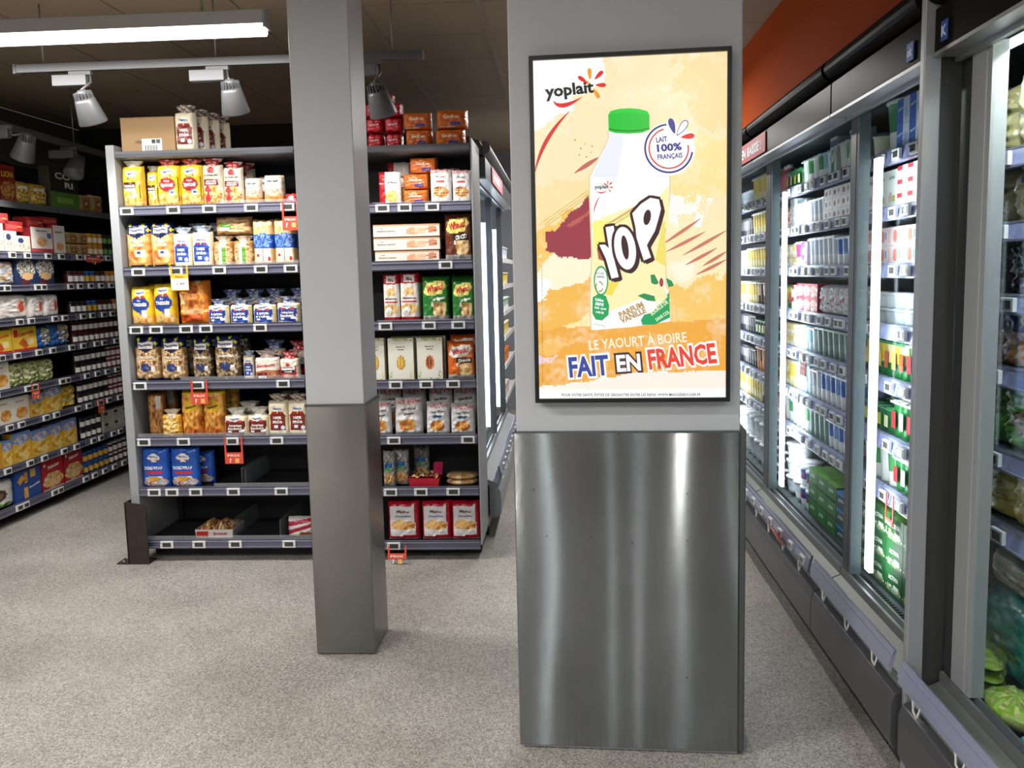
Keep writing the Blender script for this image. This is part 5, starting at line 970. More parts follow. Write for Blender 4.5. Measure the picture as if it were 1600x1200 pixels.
# red and yellow price cards clipped under the rails
def promo(x, y, z, rz, lab, c='red', h=.07, w=.075, drop=.055, tilt=0.):
    o = empty('promotional_card', (x, y, z), rz, lab, 'sign', 'promotional cards clipped to shelf rails')
    if tilt: o.rotation_euler = (tilt, 0, rz)
    m = MB(); m.box(-w / 2 - .006, -.003, -drop, -w / 2 + .004, 0, .025); m.box(w / 2 - .004, -.003, -drop, w / 2 + .006, 0, .025); m.build('clip', M[c], o)
    m = MB(); m.box(-w / 2 - .006, -.004, -drop - h, w / 2 + .006, 0, -drop + .002, '#d94a32' if c == 'red' else '#e4ac2a')
    if c == 'red':
        m.text('PRIX', lambda a, b_: (a, -.0046, -drop - .014 + b_), w * .8, .012, '#f6e6dc'); m.lathe([(0.013, 0), (0.013, .0004), (0, .0004)], 6, '#f0b48c', o=(w * .22, 0, 0)) if 0 else m.box(.006, -.0045, -drop - .055, .028, -.0041, -drop - .03, '#f2b06a')
        m.text('?', lambda a, b_: (-.02 + a, -.0046, -drop - .042 + b_), .012, .024, '#f6e6dc')
    else:
        m.box(-w / 2 - .004, -.0045, -drop - h + .004, w / 2 + .004, -.0041, -drop - .022, '#f4f1ea'); m.text('Promo', lambda a, b_: (a, -.0046, -drop - .012 + b_), w * .5, .012, '#7a3a14'); m.text('1,49', lambda a, b_: (.005 + a, -.005, -drop - h * .6 + b_), w * .5, .016, '#5a5a5a')
    m.build('card', M['carton'], o); return o
promo(-1.435, 4.838, 1.934, 0, 'red price card hanging under the highest bread shelf beside the column')
promo(-2.055, 4.838, 1.61, 0, 'yellow and white price card under the second bread shelf', 'yel', .085, .085, .02)
promo(-1.986, 4.838, .992, 0, 'red price card hanging under the fourth bread shelf', 'red', .06, .08, .045)
promo(-1.815, 4.838, .68, 0, 'red price card hanging over the empty sixth bread shelf', 'red', .06, .09, .065)
promo(-.925, 4.79, .075, .0, 'red price card bent outwards under the lowest cake shelf', 'red', .03, .09, .018, -.25)
# worn steel corner guard
g = empty('corner_guard', (-2.40, 4.80, 0), 0, 'worn dark steel bumper guard bolted to the floor at the bread shelves', 'guard')
m = MB(); m.box(-.10, -.004, 0, .085, .09, .008); m.build('base_plate', M['rust'], g, .002)
m = MB(); m.prism([(-.03, .008), (.085, .008), (.085, .325), (.07, .34), (-.03, .352)], 'y', -.004, .004); m.prism([(-.004, .008), (.09, .008), (.09, .352), (-.004, .352)], 'x', -.034, -.026); m.build('upright_plate', M['rust'], g)
m = MB()
for x, y in [(-.07, .02), (-.07, .07), (.02, .03)]: m.lathe([(.009, .008), (.009, .014), (0, .015)], 6, o=(x, y, 0))
m.build('bolt', M['alu'], g)

# ------------------------------------------------------------ left wall shelving (front edges run along +Y, facing +X)
LWZ = [2.10, 1.755, 1.54, 1.315, 1.095, .865, .638, .365, .10]
def wall_unit(y0, y1, label, tagn, tags_off):
    root = empty('shelving_unit', (-3.62, (y0 + y1) / 2, 0), 0, label, 'shelves', 'wall shelving units')
    hw = (y1 - y0) / 2
    bx('back_panel', M['dark'], (-.50, -hw, 0), (-.48, hw, 2.45), root)
    bx('base', M['dark'], (-.47, -hw + .002, 0), (-.27, hw - .002, .06), root)
    bx('upright', M['darkshelf'], (-.48, -hw, .0), (-.44, -hw + .03, 2.45), root); bx('upright', M['darkshelf'], (-.48, hw - .03, 0), (-.44, hw, 2.45), root)
    for i, z in enumerate(LWZ):
        dp = 0 if i else -.06
        sh = bx('shelf', M['darkshelf'] if i else M['shelf'], (-.48, -hw + .002, z - .018), (dp - .004, hw - .002, z + .012), root)
        if i:
            m = MB(); pr_ = [(-yy, zz) for yy, zz in rail_profile(z - .004, .004)]; m.prism(pr_, 'y', -hw + .003, hw - .003); m.build('price_rail', M['rail'], sh)
            L = tags_off[i % len(tags_off)]
            for k in range(tagn):
                yy = -hw + (k + .5) * 2 * hw / tagn + L * (1 if (k + i) % 2 else -1)
                price_tag(root, .008, yy, z - .004, PI / 2, 1.)
        else:
            m = MB(); m.box(dp - .006, -hw, z - .03, dp + .002, hw, z + .014); m.build('shelf_edge', M['shelf'], sh)
    return root
wall_unit(4.9, 6.59, 'tall wall shelving unit of biscuit boxes at the left edge', 8, (.04, .02, .07))
wall_unit(6.61, 8.02, 'tall wall shelving unit of jam jars in the far left corner', 9, (.01, .02, .0))
LN = ['on the top wall shelf', 'on the second wall shelf', 'on the third wall shelf', 'on the fourth wall shelf', 'on the fifth wall shelf', 'on the sixth wall shelf', 'on the seventh wall shelf', 'on the eighth wall shelf', 'on the lowest wall shelf']
for i, (nm, z, rows) in enumerate(LROWS):
    for (kn, y, w_, h_) in rows:
        if i: h_ = min(h_, LWZ[i - 1] - .018 - LWZ[i] - .0125 - .003)
        if y + w_ / 2 > 6.585 and i: y = 6.585 - w_ / 2
        t = get_t(kn); dd = min(.2, max(.05, t['d'] * (w_ / t['w'] + h_ / t['h']) / 2)); z_ = LWZ[i] + .0125
        place(kn, -3.635 - dd / 2 - (.06 if i == 0 else 0), y, z_, PI / 2, w_ * .98, h_, LN[i], y, 'in front', dd)
        if i: place(kn, -3.655 - dd * 1.5, y, z_, PI / 2, w_ * .98, h_, LN[i], y, 'behind', dd)
for (kn, y, zz) in [('red_box', 5.99, .144), ('red_box', 6.24, .185), ('red_box', 6.42, .210), ('red_box', 5.83, .190)]:
    place(kn, -3.67 - .03, y, LWZ[1] + .013 + zz, PI / 2, .2, .065 if zz < .2 else .05, LN[1], y, 'on top', .1)
rj = random.Random(5)
JR = {1: (['tan_pouch', 'honey_jar', 'green_spread_jar', 'red_jam_jar', 'tan_pouch'], 2), 2: (['red_jam_jar', 'blue_spread_jar', 'red_jam_jar', 'amber_jam_jar', 'honey_jar', 'white_lidded_jam_jar', 'dark_jam_jar', 'green_spread_jar'], 1), 3: (['dark_jam_jar', 'blue_spread_jar', 'red_jam_jar', 'amber_jam_jar', 'honey_jar', 'amber_jam_jar', 'green_spread_jar'], 1),
      4: (['red_jam_jar', 'red_jam_jar', 'white_lidded_jam_jar', 'dark_jam_jar'], 2), 5: (['dark_jam_jar', 'white_lidded_jam_jar', 'dark_jam_jar'], 2), 6: (['dark_jam_jar', 'white_lidded_jam_jar', 'red_jam_jar'], 2), 7: (['dark_jam_jar', 'lotus_box', 'lotus_box', 'blue_cracker', 'lotus_box'], 2), 8: (['blue_spread_jar', 'blue_spread_jar', 'chocolate_spread_jar', 'chocolate_spread_jar', 'chocolate_spread_jar', 'red_jam_jar', 'chocolate_spread_jar'], 2)}
for i, (ks, nl) in JR.items():
    n = 17
    for k in range(n):
        y = 6.66 + k * .0785; kn = ks[int(k * len(ks) / n)]
        box = not kn.endswith('_jar')
        if box and (k % 2 or ks[int(min(k + 1, n - 1) * len(ks) / n)].endswith('_jar')): continue
        for l in range(nl):
            h_ = .085 if nl == 2 else .098
            place(kn, -3.675, y + (.04 if box else 0), LWZ[i] + .0125 + l * (h_ + .001), PI / 2, .15 if box else .073, h_, LN[i], y, 'upper row' if l else 'lower row', .07)
promo(-3.598, 5.99, .865, PI / 2, 'red price card clipped under the sixth wall shelf by biscuits', 'red', .05, .08, .03)
promo(-3.598, 6.85, .638, PI / 2, 'red price card clipped under the seventh wall shelf by jars', 'red', .05, .08, .03)
promo(-3.598, 6.90, 1.755, PI / 2, 'red price card clipped under the second wall shelf by jars', 'red', .04, .2, .0)
# ------------------------------------------------------------ chilled cabinets: local x = 0 is the door plane, +x goes into the cabinet, y along the run
M['alu2'] = mat('pale_post', '#a3a7aa', .4, .2)
def mini_tag(root, x, y, z, rz=-PI / 2, s=.8):
    price_tag(root, x, y, z, rz, s)
def cabinet(loc, rz, L, levels, label, doors, tags=9, seed=1, first=True, sx=0., f0=0., f1=None, light=False):
    F1 = L if f1 is None else f1; BM = M['panel'] if light else M['bumper']; DK = M['panel'] if light else M['deck']; HD = M['fridge'] if light else M['gloss']
    r = empty('chilled_cabinet', loc, rz, label, 'chilled cabinet', 'upright chilled cabinets')
    rd = random.Random(seed)
    bx('back_panel', M['finback'], (.62, 0, .1), (.66, L, 2.25), r)
    bx('base', M['fridged'], (-.05, .002, .0), (.66, L - .002, .10), r)
    bx('floor_pan', M['fin'], (.03, .002, .29), (.62, L - .002, .31), r)
    m = MB(); m.box(.005, .004, .315, .11, L - .004, .320)
    for k in range(int(L / .024)): m.box(.012, .006 + k * .024, .320, .10, .006 + k * .024 + .010, .328)
    m.build('air_grille', M['fridged'], r)
    m = MB(); m.prism([(-.02, 2.10), (.13, 2.185), (.62, 2.185), (.62, 2.205), (.12, 2.205), (-.02, 2.125)], 'y', .002, L - .002); m.build('ceiling_panel', M['fin'], r)
    # header, canopy roll and sloped top
    hp = bx('header', HD, (-.085, f0 + .002, 2.108), (-.03, F1 - .002, 2.222), r, .004)
    m = MB(); m.box(-.088, f0 + .002, 2.098, -.026, F1 - .002, 2.108); m.box(-.03, f0 + .002, 2.085, -.015, F1 - .002, 2.108); m.build('header_track', M['alu'], hp)
    m = MB(); n = 10; m.prism([(-.07 - .045 * math.cos(PI * (k / n - .5)), 2.272 + .040 * math.sin(PI * (k / n - .5))) for k in range(n + 1)], 'y', f0 + .03, F1 - .002)
    m.build('canopy_roll', HD, r)
    m = MB(); m.prism([(-.07, 2.236), (-.02, 2.236), (.04, 2.26), (.04, 2.345), (.03, 2.345), (-.055, 2.312)], 'y', f0 + .002, F1 - .002); m.build('canopy_top', M['fridge'], r)
    # bumper, deck, door track, price profile
    m = MB(); m.prism([(-.075, .105), (-.118, .115), (-.128, .14), (-.128, .255), (-.118, .285), (-.09, .30), (-.06, .30), (-.06, .105)], 'y', f0 + .002 if first else f0 + .02, F1 - .001); m.build('bumper', BM, r)
    m = MB(); m.prism([(-.11, .315), (.0, .362), (.0, .30), (-.09, .30)], 'y', f0 + .004, F1 - .001); m.build('deck', DK, r)
    m = MB(); m.prism([(-.016, .355), (.02, .355), (.02, .392), (.012, .392), (.008, .372), (-.004, .372), (-.006, .388), (-.016, .388)], 'y', f0 + .004, F1 - .001); m.build('door_track', M['alu'], r)
    m = MB(); m.prism([(-.135, .355), (-.128, .350), (-.112, .418), (-.119, .422)], 'y', f0 + .03, F1 - .005); pf = m.build('price_profile', M['rail'] if first else M['railG'], r)
    m = MB(); m.prism([(-.136, .372), (-.131, .371), (-.124, .402), (-.129, .404)], 'y', f0 + .03, F1 - .005); m.prism([(-.124, .405), (-.121, .404), (-.118, .418), (-.121, .419)], 'y', f0 + .03, F1 - .005); m.build('profile_strip', M['railG'], pf)
    for k in range(12):
        y = f0 + .14 + k * .28
        if y > F1 - .1: break
        m = MB(); m.tube([(-.13, y, .352), (-.136, y + .01, .322), (-.125, y + .06, .315), (-.125, y + .07, .35)], .004, 6); m.build('profile_hook', M['white'], r)
    if first:
        for k in range(max(2, int(L / .19))): price_tag(r, -.130, .10 + k * .19, .385, -PI / 2, .8)
    # posts, lights, glass
    for (y, w_, led) in doors:
        m = MB(); m.box(-.012, y, .39, .03, y + w_, 2.10); po = m.build('door_post', M['fridge'] if f1 is None else M['alu2'], r, .003)
        m = MB(); m.box(-.010, y - .026, .39, .03, y - .002, 2.10); m.build('post_seal', M['fin'] if f1 is None else M['alu2'], po)
        if led:
            m = MB(); m.box(.034, y - (.15 if light else .105), .42, .09 if light else .05, y - .052, 1.93); m.build('light_strip', M['led'], po)
    ys = [0.] + [d[0] + d[1] for d in doors if d[0] > .1] + [L]
    for i in range(len(ys) - 1):
        y0, y1 = ys[i] + .03, min(ys[i + 1] - .08, L - .01)
        if y1 - y0 > .2:
            g_ = bx('glass_door', M['glass'], (-.006, y0, .395), (-.001, y1, 2.08), r)
    for i, z in enumerate(levels):
        sh = bx('shelf', M['fin'], (.145 + sx, .004, z + .012), (.60, L - .004, z + .022), r)
        m = MB(); m.prism([(.145 + sx, z - .026), (.118 + sx, z - .026), (.128 + sx, z + .024), (.145 + sx, z + .028)], 'y', .004, L - .004); m.build('price_rail', M['railB'], sh)
        m = MB(); m.box(.1155 + sx, .004, z - .028, .119 + sx, L - .004, z - .022); m.box(.126 + sx, .004, z + .022, .1295 + sx, L - .004, z + .027); m.build('rail_edge', M['railG'], sh)
        n = int(L / (L / tags))
        for k in range(n):
            y = (k + .5 + rd.uniform(-.3, .3)) * L / n
            if .04 < y < L - .04: price_tag(r, .120 + sx, y, z - .001, -PI / 2, .95)
    return r
FL = [1.945, 1.742, 1.534, 1.306, 1.106, .888, .69]
DX = 1.08
cabinet((DX, 2.885, 0), 0, .645, FL, 'chilled cabinet bay of green yoghurts, right behind the tall grey end panel', [(.575, .065, 1)], 4, 2, False, f0=-.262)
cabinet((DX, 3.535, 0), 0, 1.425, FL, 'chilled cabinet bay of mixed yoghurts, middle of the right run', [(1.305, .11, 1)], 11, 3)
cabinet((DX, 4.965, 0), 0, 1.43, FL, 'chilled cabinet bay of yellow desserts, far end of the right run', [(1.30, .11, 1)], 11, 4)
cabinet((DX, 6.40, 0), 0, 1.43, FL, 'chilled cabinet bay hidden mostly behind the screen column', [(1.30, .11, 0)], 4, 5)
DL = [1.83, 1.635, 1.44, 1.24, 1.01, .80]
cabinet((DX, .60, 0), 0, 2.275, DL, 'nearest chilled cabinet of salads and cheese at the right edge', [(1.835, .085, 0), (.62, .1, 0)], 11, 6, False, f1=1.985)
bx('light_strip', M['led'], (.03, .4, 2.088), (.06, 1.9, 2.10), bpy.data.objects['chilled_cabinet.004'])  # unseen strip added as the body of the nearest cabinet's light
cabinet((-.52, 7.90, 0), PI, 2.57, FL, 'chilled cabinet with glass doors behind the cake shelves', [(.16, .07, 1), (1.20, .08, 1), (2.2, .09, 1)], 10, 7, light=True)
cabinet((-1.4, -2.45, 0), -PI / 2, 2.8, FL, 'added unseen chilled cabinet behind the viewer, its strips streak the steel column', [(x + 1.4 + .078, .05, 1) for x, w_, p in REAR], 4, 8)  # unseen cabinet added for its reflections on the steel column
# end panel between the runs
e = empty('end_panel', (0, 2.60, 0), 0, 'tall grey end panel with aluminium front post between the chilled runs', 'panel')
bx('front_post', mat('post_metal', '#a2a5a9', .35, .25, noise_amt=.04), (.972, -.012, 0), (1.018, .014, 2.88), e, .003)
bx('post_side', M['alu'], (.974, .0145, 0), (1.012, .020, 2.88), e)
bx('panel', mat('dark_side_panel', '#3c3c3c', .4, noise_amt=.1, nscale=3), (1.019, -.004, 0), (1.076, .012, 2.88), e)
bx('door_frame', bpy.data.materials['dark_side_panel'], (1.081, -.073, .30), (1.092, .27, 2.095), e)
# blue stickers and the price campaign banner
def quadthing(name, c, x, y0, y1, z0, z1, lab, cat, txt=None, tc='#ffffff'):
    m = MB(); m.box(x - .003, y0, z0, x, y1, z1, c)
    if txt: m.text(txt, lambda a, b_: (x - .0036, (y0 + y1) / 2 - a, (z0 + z1) / 2 + b_), (y1 - y0) * .8, (z1 - z0) * .55, tc, .05)
    return tag(m.build(name, M['carton']), lab, cat)
quadthing('banner', '#c8222c', .993, 4.62, 5.55, 2.118, 2.215, 'red price banner with white capitals on the chilled cabinet header', 'sign', 'PRIX EN BAISSE !')
m = MB(); m.box(-.430, 5.75, 2.118, -.427, 6.7, 2.215, '#d98a94'); m.text('BAISSE !', lambda a, b_: (-.4265, 6.2 + a, 2.166 + b_), .6, .05, '#f6e6e4', .05); tag(m.build('banner', M['carton']), 'faded pink price banner on the far cabinet header behind the cakes', 'sign')
quadthing('sticker', '#234f9c', .993, 2.72, 2.77, 2.125, 2.175, 'round cornered blue sticker on the header left of the end panel', 'sticker', 'ok', '#cfe0f4')
quadthing('sticker', '#234f9c', .993, 2.49, 2.53, 2.125, 2.175, 'blue sticker on the nearest cabinet header right of the end panel', 'sticker', 'K', '#cfe0f4')
o = bx('wall_camera', M['dark'], (1.09, 3.20, 2.52), (1.127, 3.30, 2.60)); tag(o, 'small black sensor box on the orange wall', 'sensor')
# ------------------------------------------------------------ chilled goods
NUM = ['one', 'two', 'three', 'four', 'five', 'six', 'seven']
NLEV = ['highest', 'second', 'third', 'fourth', 'fifth', 'sixth', 'lowest']
def row(seq, y_start, y_end, x, z, where, rz=-PI / 2, step=-1, gap=.004, deep=0, cap=0):
    """fill from y_start towards y_end; seq of (kind, columns, layers, height)"""
    y = y_start; cnt = 0
    for (kn, n, nl, h_) in seq:
        t = get_t(kn)
        for c in range(n):
            w_ = t['w'] + gap
            if (step < 0 and y - w_ < y_end) or (step > 0 and y + w_ > y_end): return
            yc = y + step * w_ / 2; zz = z
            for l in range(nl):
                hh = h_ or t['h']
                if cap and zz + hh > cap: hh = cap - zz
                for q in range(deep + 1):
                    place(kn, x + (1 if rz < 0 else -1) * (t['d'] / 2 + q * (t['d'] + .004)), yc, zz, rz, None, hh, where, cnt, (['lower row', 'upper row'] if nl == 2 else ['lower row', 'middle row', 'upper row', 'topmost row'])[l] + (' behind' if q else '') if (nl > 1 or deep) else '', t['d'])
                zz += hh + .001
            y += step * w_; cnt += 1
CAPF = [2.18] + [z + .010 for z in FL[:-1]]
CAPD = [2.10] + [z + .010 for z in DL[:-1]]
B = [
 [('pink_bottle', 1, 1, 0), ('y_greenlime', 2, 1, .1), ('y_whitegreen', 2, 1, .125), ('y_lightblue', 1, 1, .12), ('c_tallwhite', 1, 1, .165), ('y_whitegreen', 1, 1, .13), ('c_tallwhite', 1, 1, .16), ('y_whitegreen', 2, 1, .13)],
 [('t_lid', 1, 1, .1), ('c_red', 1, 2, .05), ('c_pattern', 1, 3, .05), ('t_lid', 2, 1, .135), ('y_white', 2, 1, .12), ('c_cherry', 4, 3, .048)],
 [('c_white', 1, 1, .12), ('y_gold', 1, 2, .06), ('y_pink', 1, 1, .13), ('c_purple', 1, 2, .06), ('y_white', 3, 1, .14), ('y_blue', 1, 1, .13), ('y_white', 2, 1, .13)],
 [('y_white', 1, 1, .12), ('y_green', 1, 1, .13), ('c_redwhite', 1, 2, .065), ('c_red', 3, 2, .07), ('b_sliced', 4, 1, .14)],
 [('y_gold', 2, 2, .062), ('y_lightblue', 2, 1, .125), ('y_greygreen', 4, 1, .135)],
 [('y_gold', 1, 2, .07), ('y_yellow', 1, 1, .14), ('y_lightblue', 2, 1, .145), ('y_white', 1, 1, .14), ('y_blue', 4, 1, .15)],
 [('c_red', 1, 1, .12), ('y_whitegreen', 1, 1, .14), ('y_white', 1, 1, .13), ('y_whitegreen', 1, 1, .14), ('y_greygreen', 2, 1, .14), ('y_blue', 2, 1, .13)]]
for i, sq in enumerate(B): row(sq, 5.36, 3.86, 1.232, FL[i] + .0225, cap=CAPF[i], where= 'on middle chilled bay shelf %s' % NUM[i])
Cc = [
 [('t_lid', 1, 1, .1), ('t_big', 1, 1, .20), ('c_bluewhite', 5, 2, .09)],
 [('c_white', 3, 1, .14), ('c_redwhite', 4, 3, .048)],
 [('c_pink', 5, 2, .068)],
 [('y_glass', 4, 2, .06), ('c_purple', 3, 2, .06)],
 [('y_green', 2, 1, .14), ('y_green', 1, 1, .14), ('y_greenred', 3, 1, .14)],
 [('y_greenlime', 2, 1, .1), ('y_greenred', 3, 1, .14)],
 [('y_whitegreen', 2, 1, .14), ('y_greenred', 3, 1, .13)]]
for i, sq in enumerate(Cc): row(sq, 3.84, 2.895, 1.232, FL[i] + .0225, cap=CAPF[i], where= 'on green yoghurt bay shelf %s' % NUM[i], gap=.002)
Aa = [
 [('y_white', 3, 1, .1), ('y_yellow', 5, 1, .16)], [('y_black', 3, 1, .12), ('y_yellow', 4, 1, .14)], [('y_white', 2, 1, .12), ('y_yellow', 5, 1, .13)],
 [('y_yellow', 4, 1, .14), ('y_brown', 4, 1, .14)], [('y_black', 4, 1, .12), ('y_greenlime', 4, 1, .1)], [('y_black', 4, 1, .12), ('y_orange', 4, 1, .15)], [('y_yellow', 5, 1, .15), ('y_brown', 3, 1, .13)]]
for i, sq in enumerate(Aa): row(sq, 6.60, 5.375, 1.232, FL[i] + .0225, cap=CAPF[i], where= 'on far yellow bay shelf %s' % NUM[i])
# bottoms of the right run
zb = .312
row([('t_white', 8, 2, .13)], 6.60, 5.375, 1.21, zb + .02, 'far yellow bay bottom')
row([('t_black', 2, 3, .1), ('t_white', 1, 3, .09), ('t_white', 1, 2, .1), ('t_blue', 2, 2, .1), ('c_lime', 3, 3, .078), ('c_blue', 2, 3, .075)], 5.36, 3.80, 1.205, zb + .02, 'middle chilled bay bottom')
row([('c_green', 5, 3, .098)], 3.795, 2.895, 1.205, zb + .02, 'green yoghurt bay bottom')
# nearest cabinet
Dd = [[('d_beige', 1, 1, .19), ('d_yellow', 1, 1, .24), ('d_beige', 2, 1, .2), ('d_yellow', 2, 1, .24)], [('d_beige', 1, 1, .16), ('d_yellow', 2, 1, .165), ('d_orange', 2, 1, .16)], [('d_black', 6, 1, .165)],
      [('d_orange', 8, 1, .17)], [('d_green', 6, 1, .19)], [('d_grated', 5, 1, .17)]]
for i, sq in enumerate(Dd): row(sq, 2.86, 1.25, 1.232, DL[i] + .0225, cap=CAPD[i], where= 'on nearest chilled bay shelf %s' % NUM[i])
zb2 = .332
place('d_teal', 1.36, 2.64, zb2, -PI / 2, .42, .25, 'at the bottom of the nearest bay', 0, '', .18)
place('d_paper', 1.37, 2.68, zb2 + .252, -PI / 2, .34, .10, 'on the teal bag, nearest bay', 0, '', .15)
row([('d_teal', 1, 1, .2)], 2.40, 1.3, 1.30, zb2, 'farther along the nearest bay bottom')
for k in range(3): place('d_roundgreen', 1.185, 2.655, zb2 + .0 + .038 * k, 0, .155, .037, 'in nearest bay stack', k, ['lowest', 'second', 'topmost'][k], .30)
place('d_roundgreen', 1.185, 2.385, zb2, 0, .15, .08, 'beside the blue bag, nearest bay', 0, '', .22)
place('d_blue', 1.175, 2.18, zb2, 0, .14, .06, 'at the front of the nearest bay', 0, '', .16)
# far cabinet behind the cake shelves (faces +X)
for i, sq in enumerate([[('y_white', 4, 1, .13), ('y_blue', 3, 1, .13), ('y_lightblue', 4, 1, .13)], [('c_white', 6, 1, .13), ('y_white', 6, 1, .13)], [('y_whitegreen', 4, 1, .13), ('y_pink', 2, 1, .13), ('y_white', 4, 1, .13)], [('y_white', 6, 1, .13), ('y_lightblue', 4, 1, .13)], [('y_whitegreen', 8, 1, .13)], [('c_redwhite', 6, 2, .06), ('y_white', 6, 1, .13)], [('y_blue', 4, 1, .13), ('y_pink', 5, 1, .13)]]):
    row(sq, 5.45, 7.86, -.52 - .152, FL[i] + .0225, cap=CAPF[i], where='behind the cakes, chilled shelf %s' % NUM[i], rz=PI / 2, step=1)
row([('t_white', 13, 2, .12)], 5.45, 7.86, -.52 - .152, zb + .02, 'behind the cakes, bottom tray', PI / 2, 1)
# open rack beyond it
r = empty('display_rack', (-.62, 8.78, 0), 0, 'white open rack with hanging pouches beyond the far cabinet', 'rack')
bx('back_panel', M['white'], (-.30, -.8, .0), (-.27, .8, 2.0), r)
for k, z in enumerate([.45, .75, 1.0, 1.22, 1.45, 1.68]):
    m = MB(); m.box(-.27, -.78, z - .015, .10, .78, z); m.box(.095, -.78, z - .025, .105, .78, z + .015); m.build('shelf', M['white'], r)
for k, (z, kn) in enumerate([(.45, 'c_redwhite'), (.75, 'y_orange'), (1.0, 'y_yellow'), (1.22, 'y_whitegreen'), (1.45, 'y_yellow'), (1.68, 'y_white')]):
    row([(kn, 5, 1, .12)], 8.02, 9.5, -.53, z + .001, 'on far rack shelf %s' % ['one', 'two', 'three', 'four', 'five', 'six'][k], PI / 2, 1, .02)
write_labels()
promo(.912, 3.99, .40, -PI / 2, 'orange red price card sticking out of the chilled cabinet front profile', 'red', .05, .12, .0, .5)
promo(1.19, 4.62, 1.106, -PI / 2, 'orange red price card under the fifth shelf of the middle bay', 'red', .06, .1, .03)
promo(1.19, 3.85, .69, -PI / 2, 'pink red price card under the lowest shelf of the middle bay', 'red', .05, .1, .0)
promo(1.19, 3.37, .69, -PI / 2, 'red looped price holder hanging over the green cartons', 'red', .02, .07, .07)
# ------------------------------------------------------------ lamps
def tube_lamp(x, y, z, L, yaw, label):
    r = empty('tube_lamp', (x, y, z), yaw, label, 'lamp', 'ceiling tube lamps')
    m = MB(); m.prism([(-.035, -.012), (.035, -.012), (.040, .045), (-.040, .045)], 'x', -L / 2, L / 2); m.build('housing', M['tubegrey'], r, .002)
    m = MB(); n = 10; m.prism([(-.033 * math.cos(PI * k / n), -.012 - .05 * math.sin(PI * k / n)) for k in range(n + 1)], 'x', -L / 2 + .004, L / 2 - .004); m.build('diffuser', M['glow'], r)
    for s_ in (-1, 1): bx('end_cap', M['lampgrey'], (s_ * L / 2 - .004, -.041, -.03), (s_ * L / 2 + .006, .041, .046), r)
    for s_ in (-.72, .72):
        m = MB(); m.tube([(s_ * L / 2, 0, .045), (s_ * L / 2, 0, HC - z - .004)], .006, 8); m.lathe([(.012, .045), (.012, .06), (0, .062)], 10, o=(s_ * L / 2, 0, 0)); m.build('suspension_rod', M['alu'], r)
    return r
TL = ['long lit tube lamp at the top left, in front of the spotlight rail', 'added tube lamp over the right aisle, unseen behind the column', 'added unseen tube lamp left behind the viewer', 'farthest added unseen tube lamp over the right aisle', 'left of two added unseen lengthwise tube lamps behind the viewer', 'right of two added unseen lengthwise tube lamps behind the viewer', 'rearmost added unseen tube lamp at the left']
for (x, y, z, L, yaw), lb in zip(TUBES, TL): tube_lamp(x, y, z, L, yaw, lb)
def track(p0, p1, label):
    p0, p1 = Vector(p0), Vector(p1); L = (p1 - p0).length; a = math.atan2(p1.y - p0.y, p1.x - p0.x); c = (p0 + p1) / 2
    r = empty('light_track', c, a, label, 'rail', 'spotlight rails')
    m = MB(); m.box(-L / 2, -.018, -.02, L / 2, .018, .02); ra = m.build('rail', M['spotgrey'], r, .002)
    m = MB(); m.box(-L / 2 + .02, -.006, -.0212, L / 2 - .02, .006, -.0200); m.build('slot', M['dark'], ra)
    for s_ in (-1, 1): bx('end_cap', M['spotwhite'], (s_ * L / 2 - .006, -.02, -.023), (s_ * L / 2 + .008, .02, .023), r)
    for s_ in (-.86, 0, .86):
        m = MB(); m.tube([(s_ * L / 2, 0, .02), (s_ * L / 2, 0, HC - c.z - .004)], .004, 8); m.build('suspension_rod', M['alu'], r)
track((-2.645, 4.47, 2.60), (-.655, 4.47, 2.592), 'grey spotlight rail running across above the bread shelves')
track((-3.30, 5.1, 2.50), (-3.42, 7.5, 2.50), 'grey spotlight rail running away above the left wall shelves')
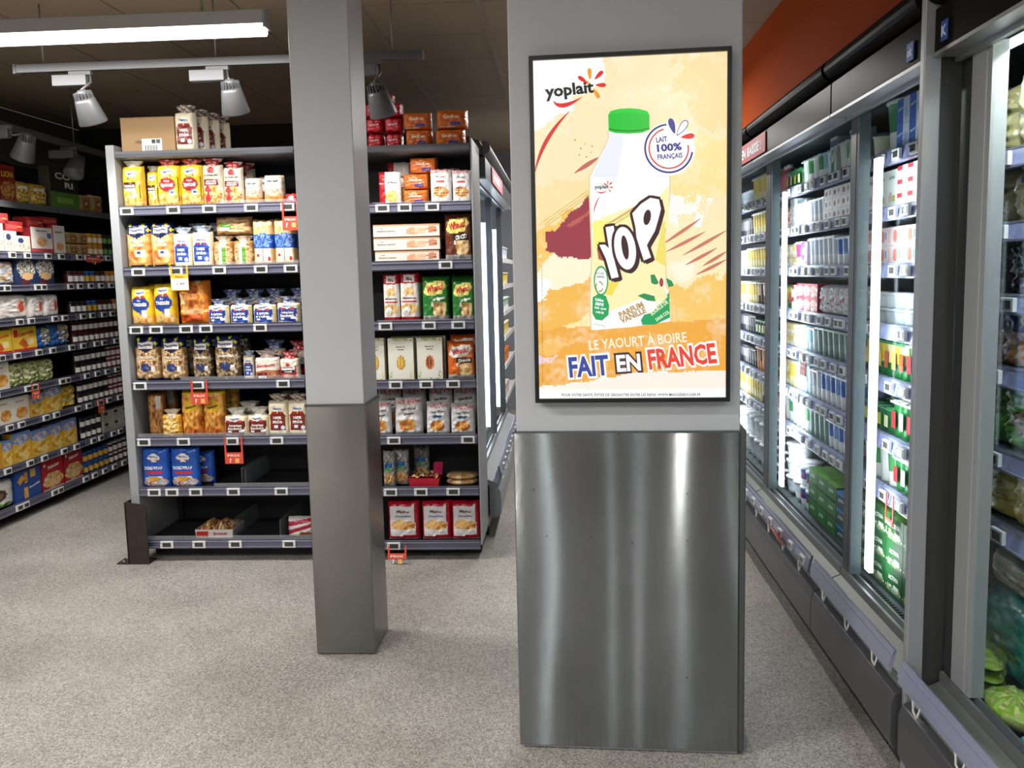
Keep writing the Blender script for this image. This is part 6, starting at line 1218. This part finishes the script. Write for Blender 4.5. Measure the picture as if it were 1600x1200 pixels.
def spot(lc, tg, label, lit, rail_z, base):
    r = empty('track_spotlight', lc, 0, label, 'spotlight', 'track spotlights')
    d = (Vector(tg) - Vector(lc)).normalized(); q = (-d).to_track_quat('Z', 'Y').to_matrix().to_4x4()
    def build(mb, name, m_, par=r):
        mb.v = [tuple(q @ Vector(p)) for p in mb.v]; return mb.build(name, m_, par)
    m = MB(); m.lathe([(.066, -.075), (.068, -.070), (.050, .03), (.046, .042), (.030, .05), (.030, .042), (.044, .036), (.060, -.066), (.063, -.075)], 28); sh = build(m, 'shade', M['spotgrey'])
    m = MB(); m.lathe([(.060, -.068), (.0, -.066)], 24); build(m, 'lens', M['glow'] if lit else mat('lens_off', '#c9c9c6', .2), sh)
    m = MB(); m.lathe([(.028, .03), (.028, .075), (.018, .085), (0, .085)], 16)
    for k in range(18):
        a = 2 * PI * k / 18; c_, s_ = math.cos(a), math.sin(a); p = []
        for rr, zz in ((.027, .03), (.047, .036), (.043, .074), (.027, .078)): p.append((rr, zz))
        for sgn in (1,):
            vs = [(rr * c_ - t_ * s_, rr * s_ + t_ * c_, zz) for t_ in (-.0018, .0018) for rr, zz in p]; m.add(vs, [(0, 1, 2, 3), (7, 6, 5, 4), (0, 4, 5, 1), (1, 5, 6, 2), (2, 6, 7, 3), (3, 7, 4, 0)], smooth=False)
    build(m, 'heat_sink', M['spotgrey'])
    bl = Vector(base) - Vector(lc)
    m = MB(); m.box(bl.x - .10, bl.y - .022, bl.z - .075, bl.x + .07, bl.y + .022, bl.z - .022); m.build('driver_box', M['spotwhite'], r, .003)
    m = MB(); m.box(bl.x - .02, bl.y - .012, bl.z - .024, bl.x + .09, bl.y + .012, bl.z - .004); m.tube([(bl.x + .08, bl.y, bl.z - .02), (bl.x + .085, bl.y + .0, bl.z - .06), tuple(q @ Vector((.0, .0, .085)))], .006, 8); m.build('arm', M['spotwhite'], r)
spot(*SPOTS[0][:2], 'leftmost spotlight on the rail above the bread shelves', 1, 2.6, (-2.36, 4.47, 2.582))
spot(*SPOTS[1][:2], 'middle spotlight on the rail above the bread shelves', 1, 2.6, (-1.68, 4.47, 2.582))
spot(*SPOTS[2][:2], 'rightmost spotlight on the rail, just right of the slim column', 1, 2.6, (-.94, 4.47, 2.582))
spot(*SPOTS[3][:2], 'lit spotlight hanging over the left wall shelves', 1, 2.5, (-3.38, 6.20, 2.482))
spot(*SPOTS[4][:2], 'spotlight at the left picture edge over the biscuits', 1, 2.5, (-3.28, 5.30, 2.482))
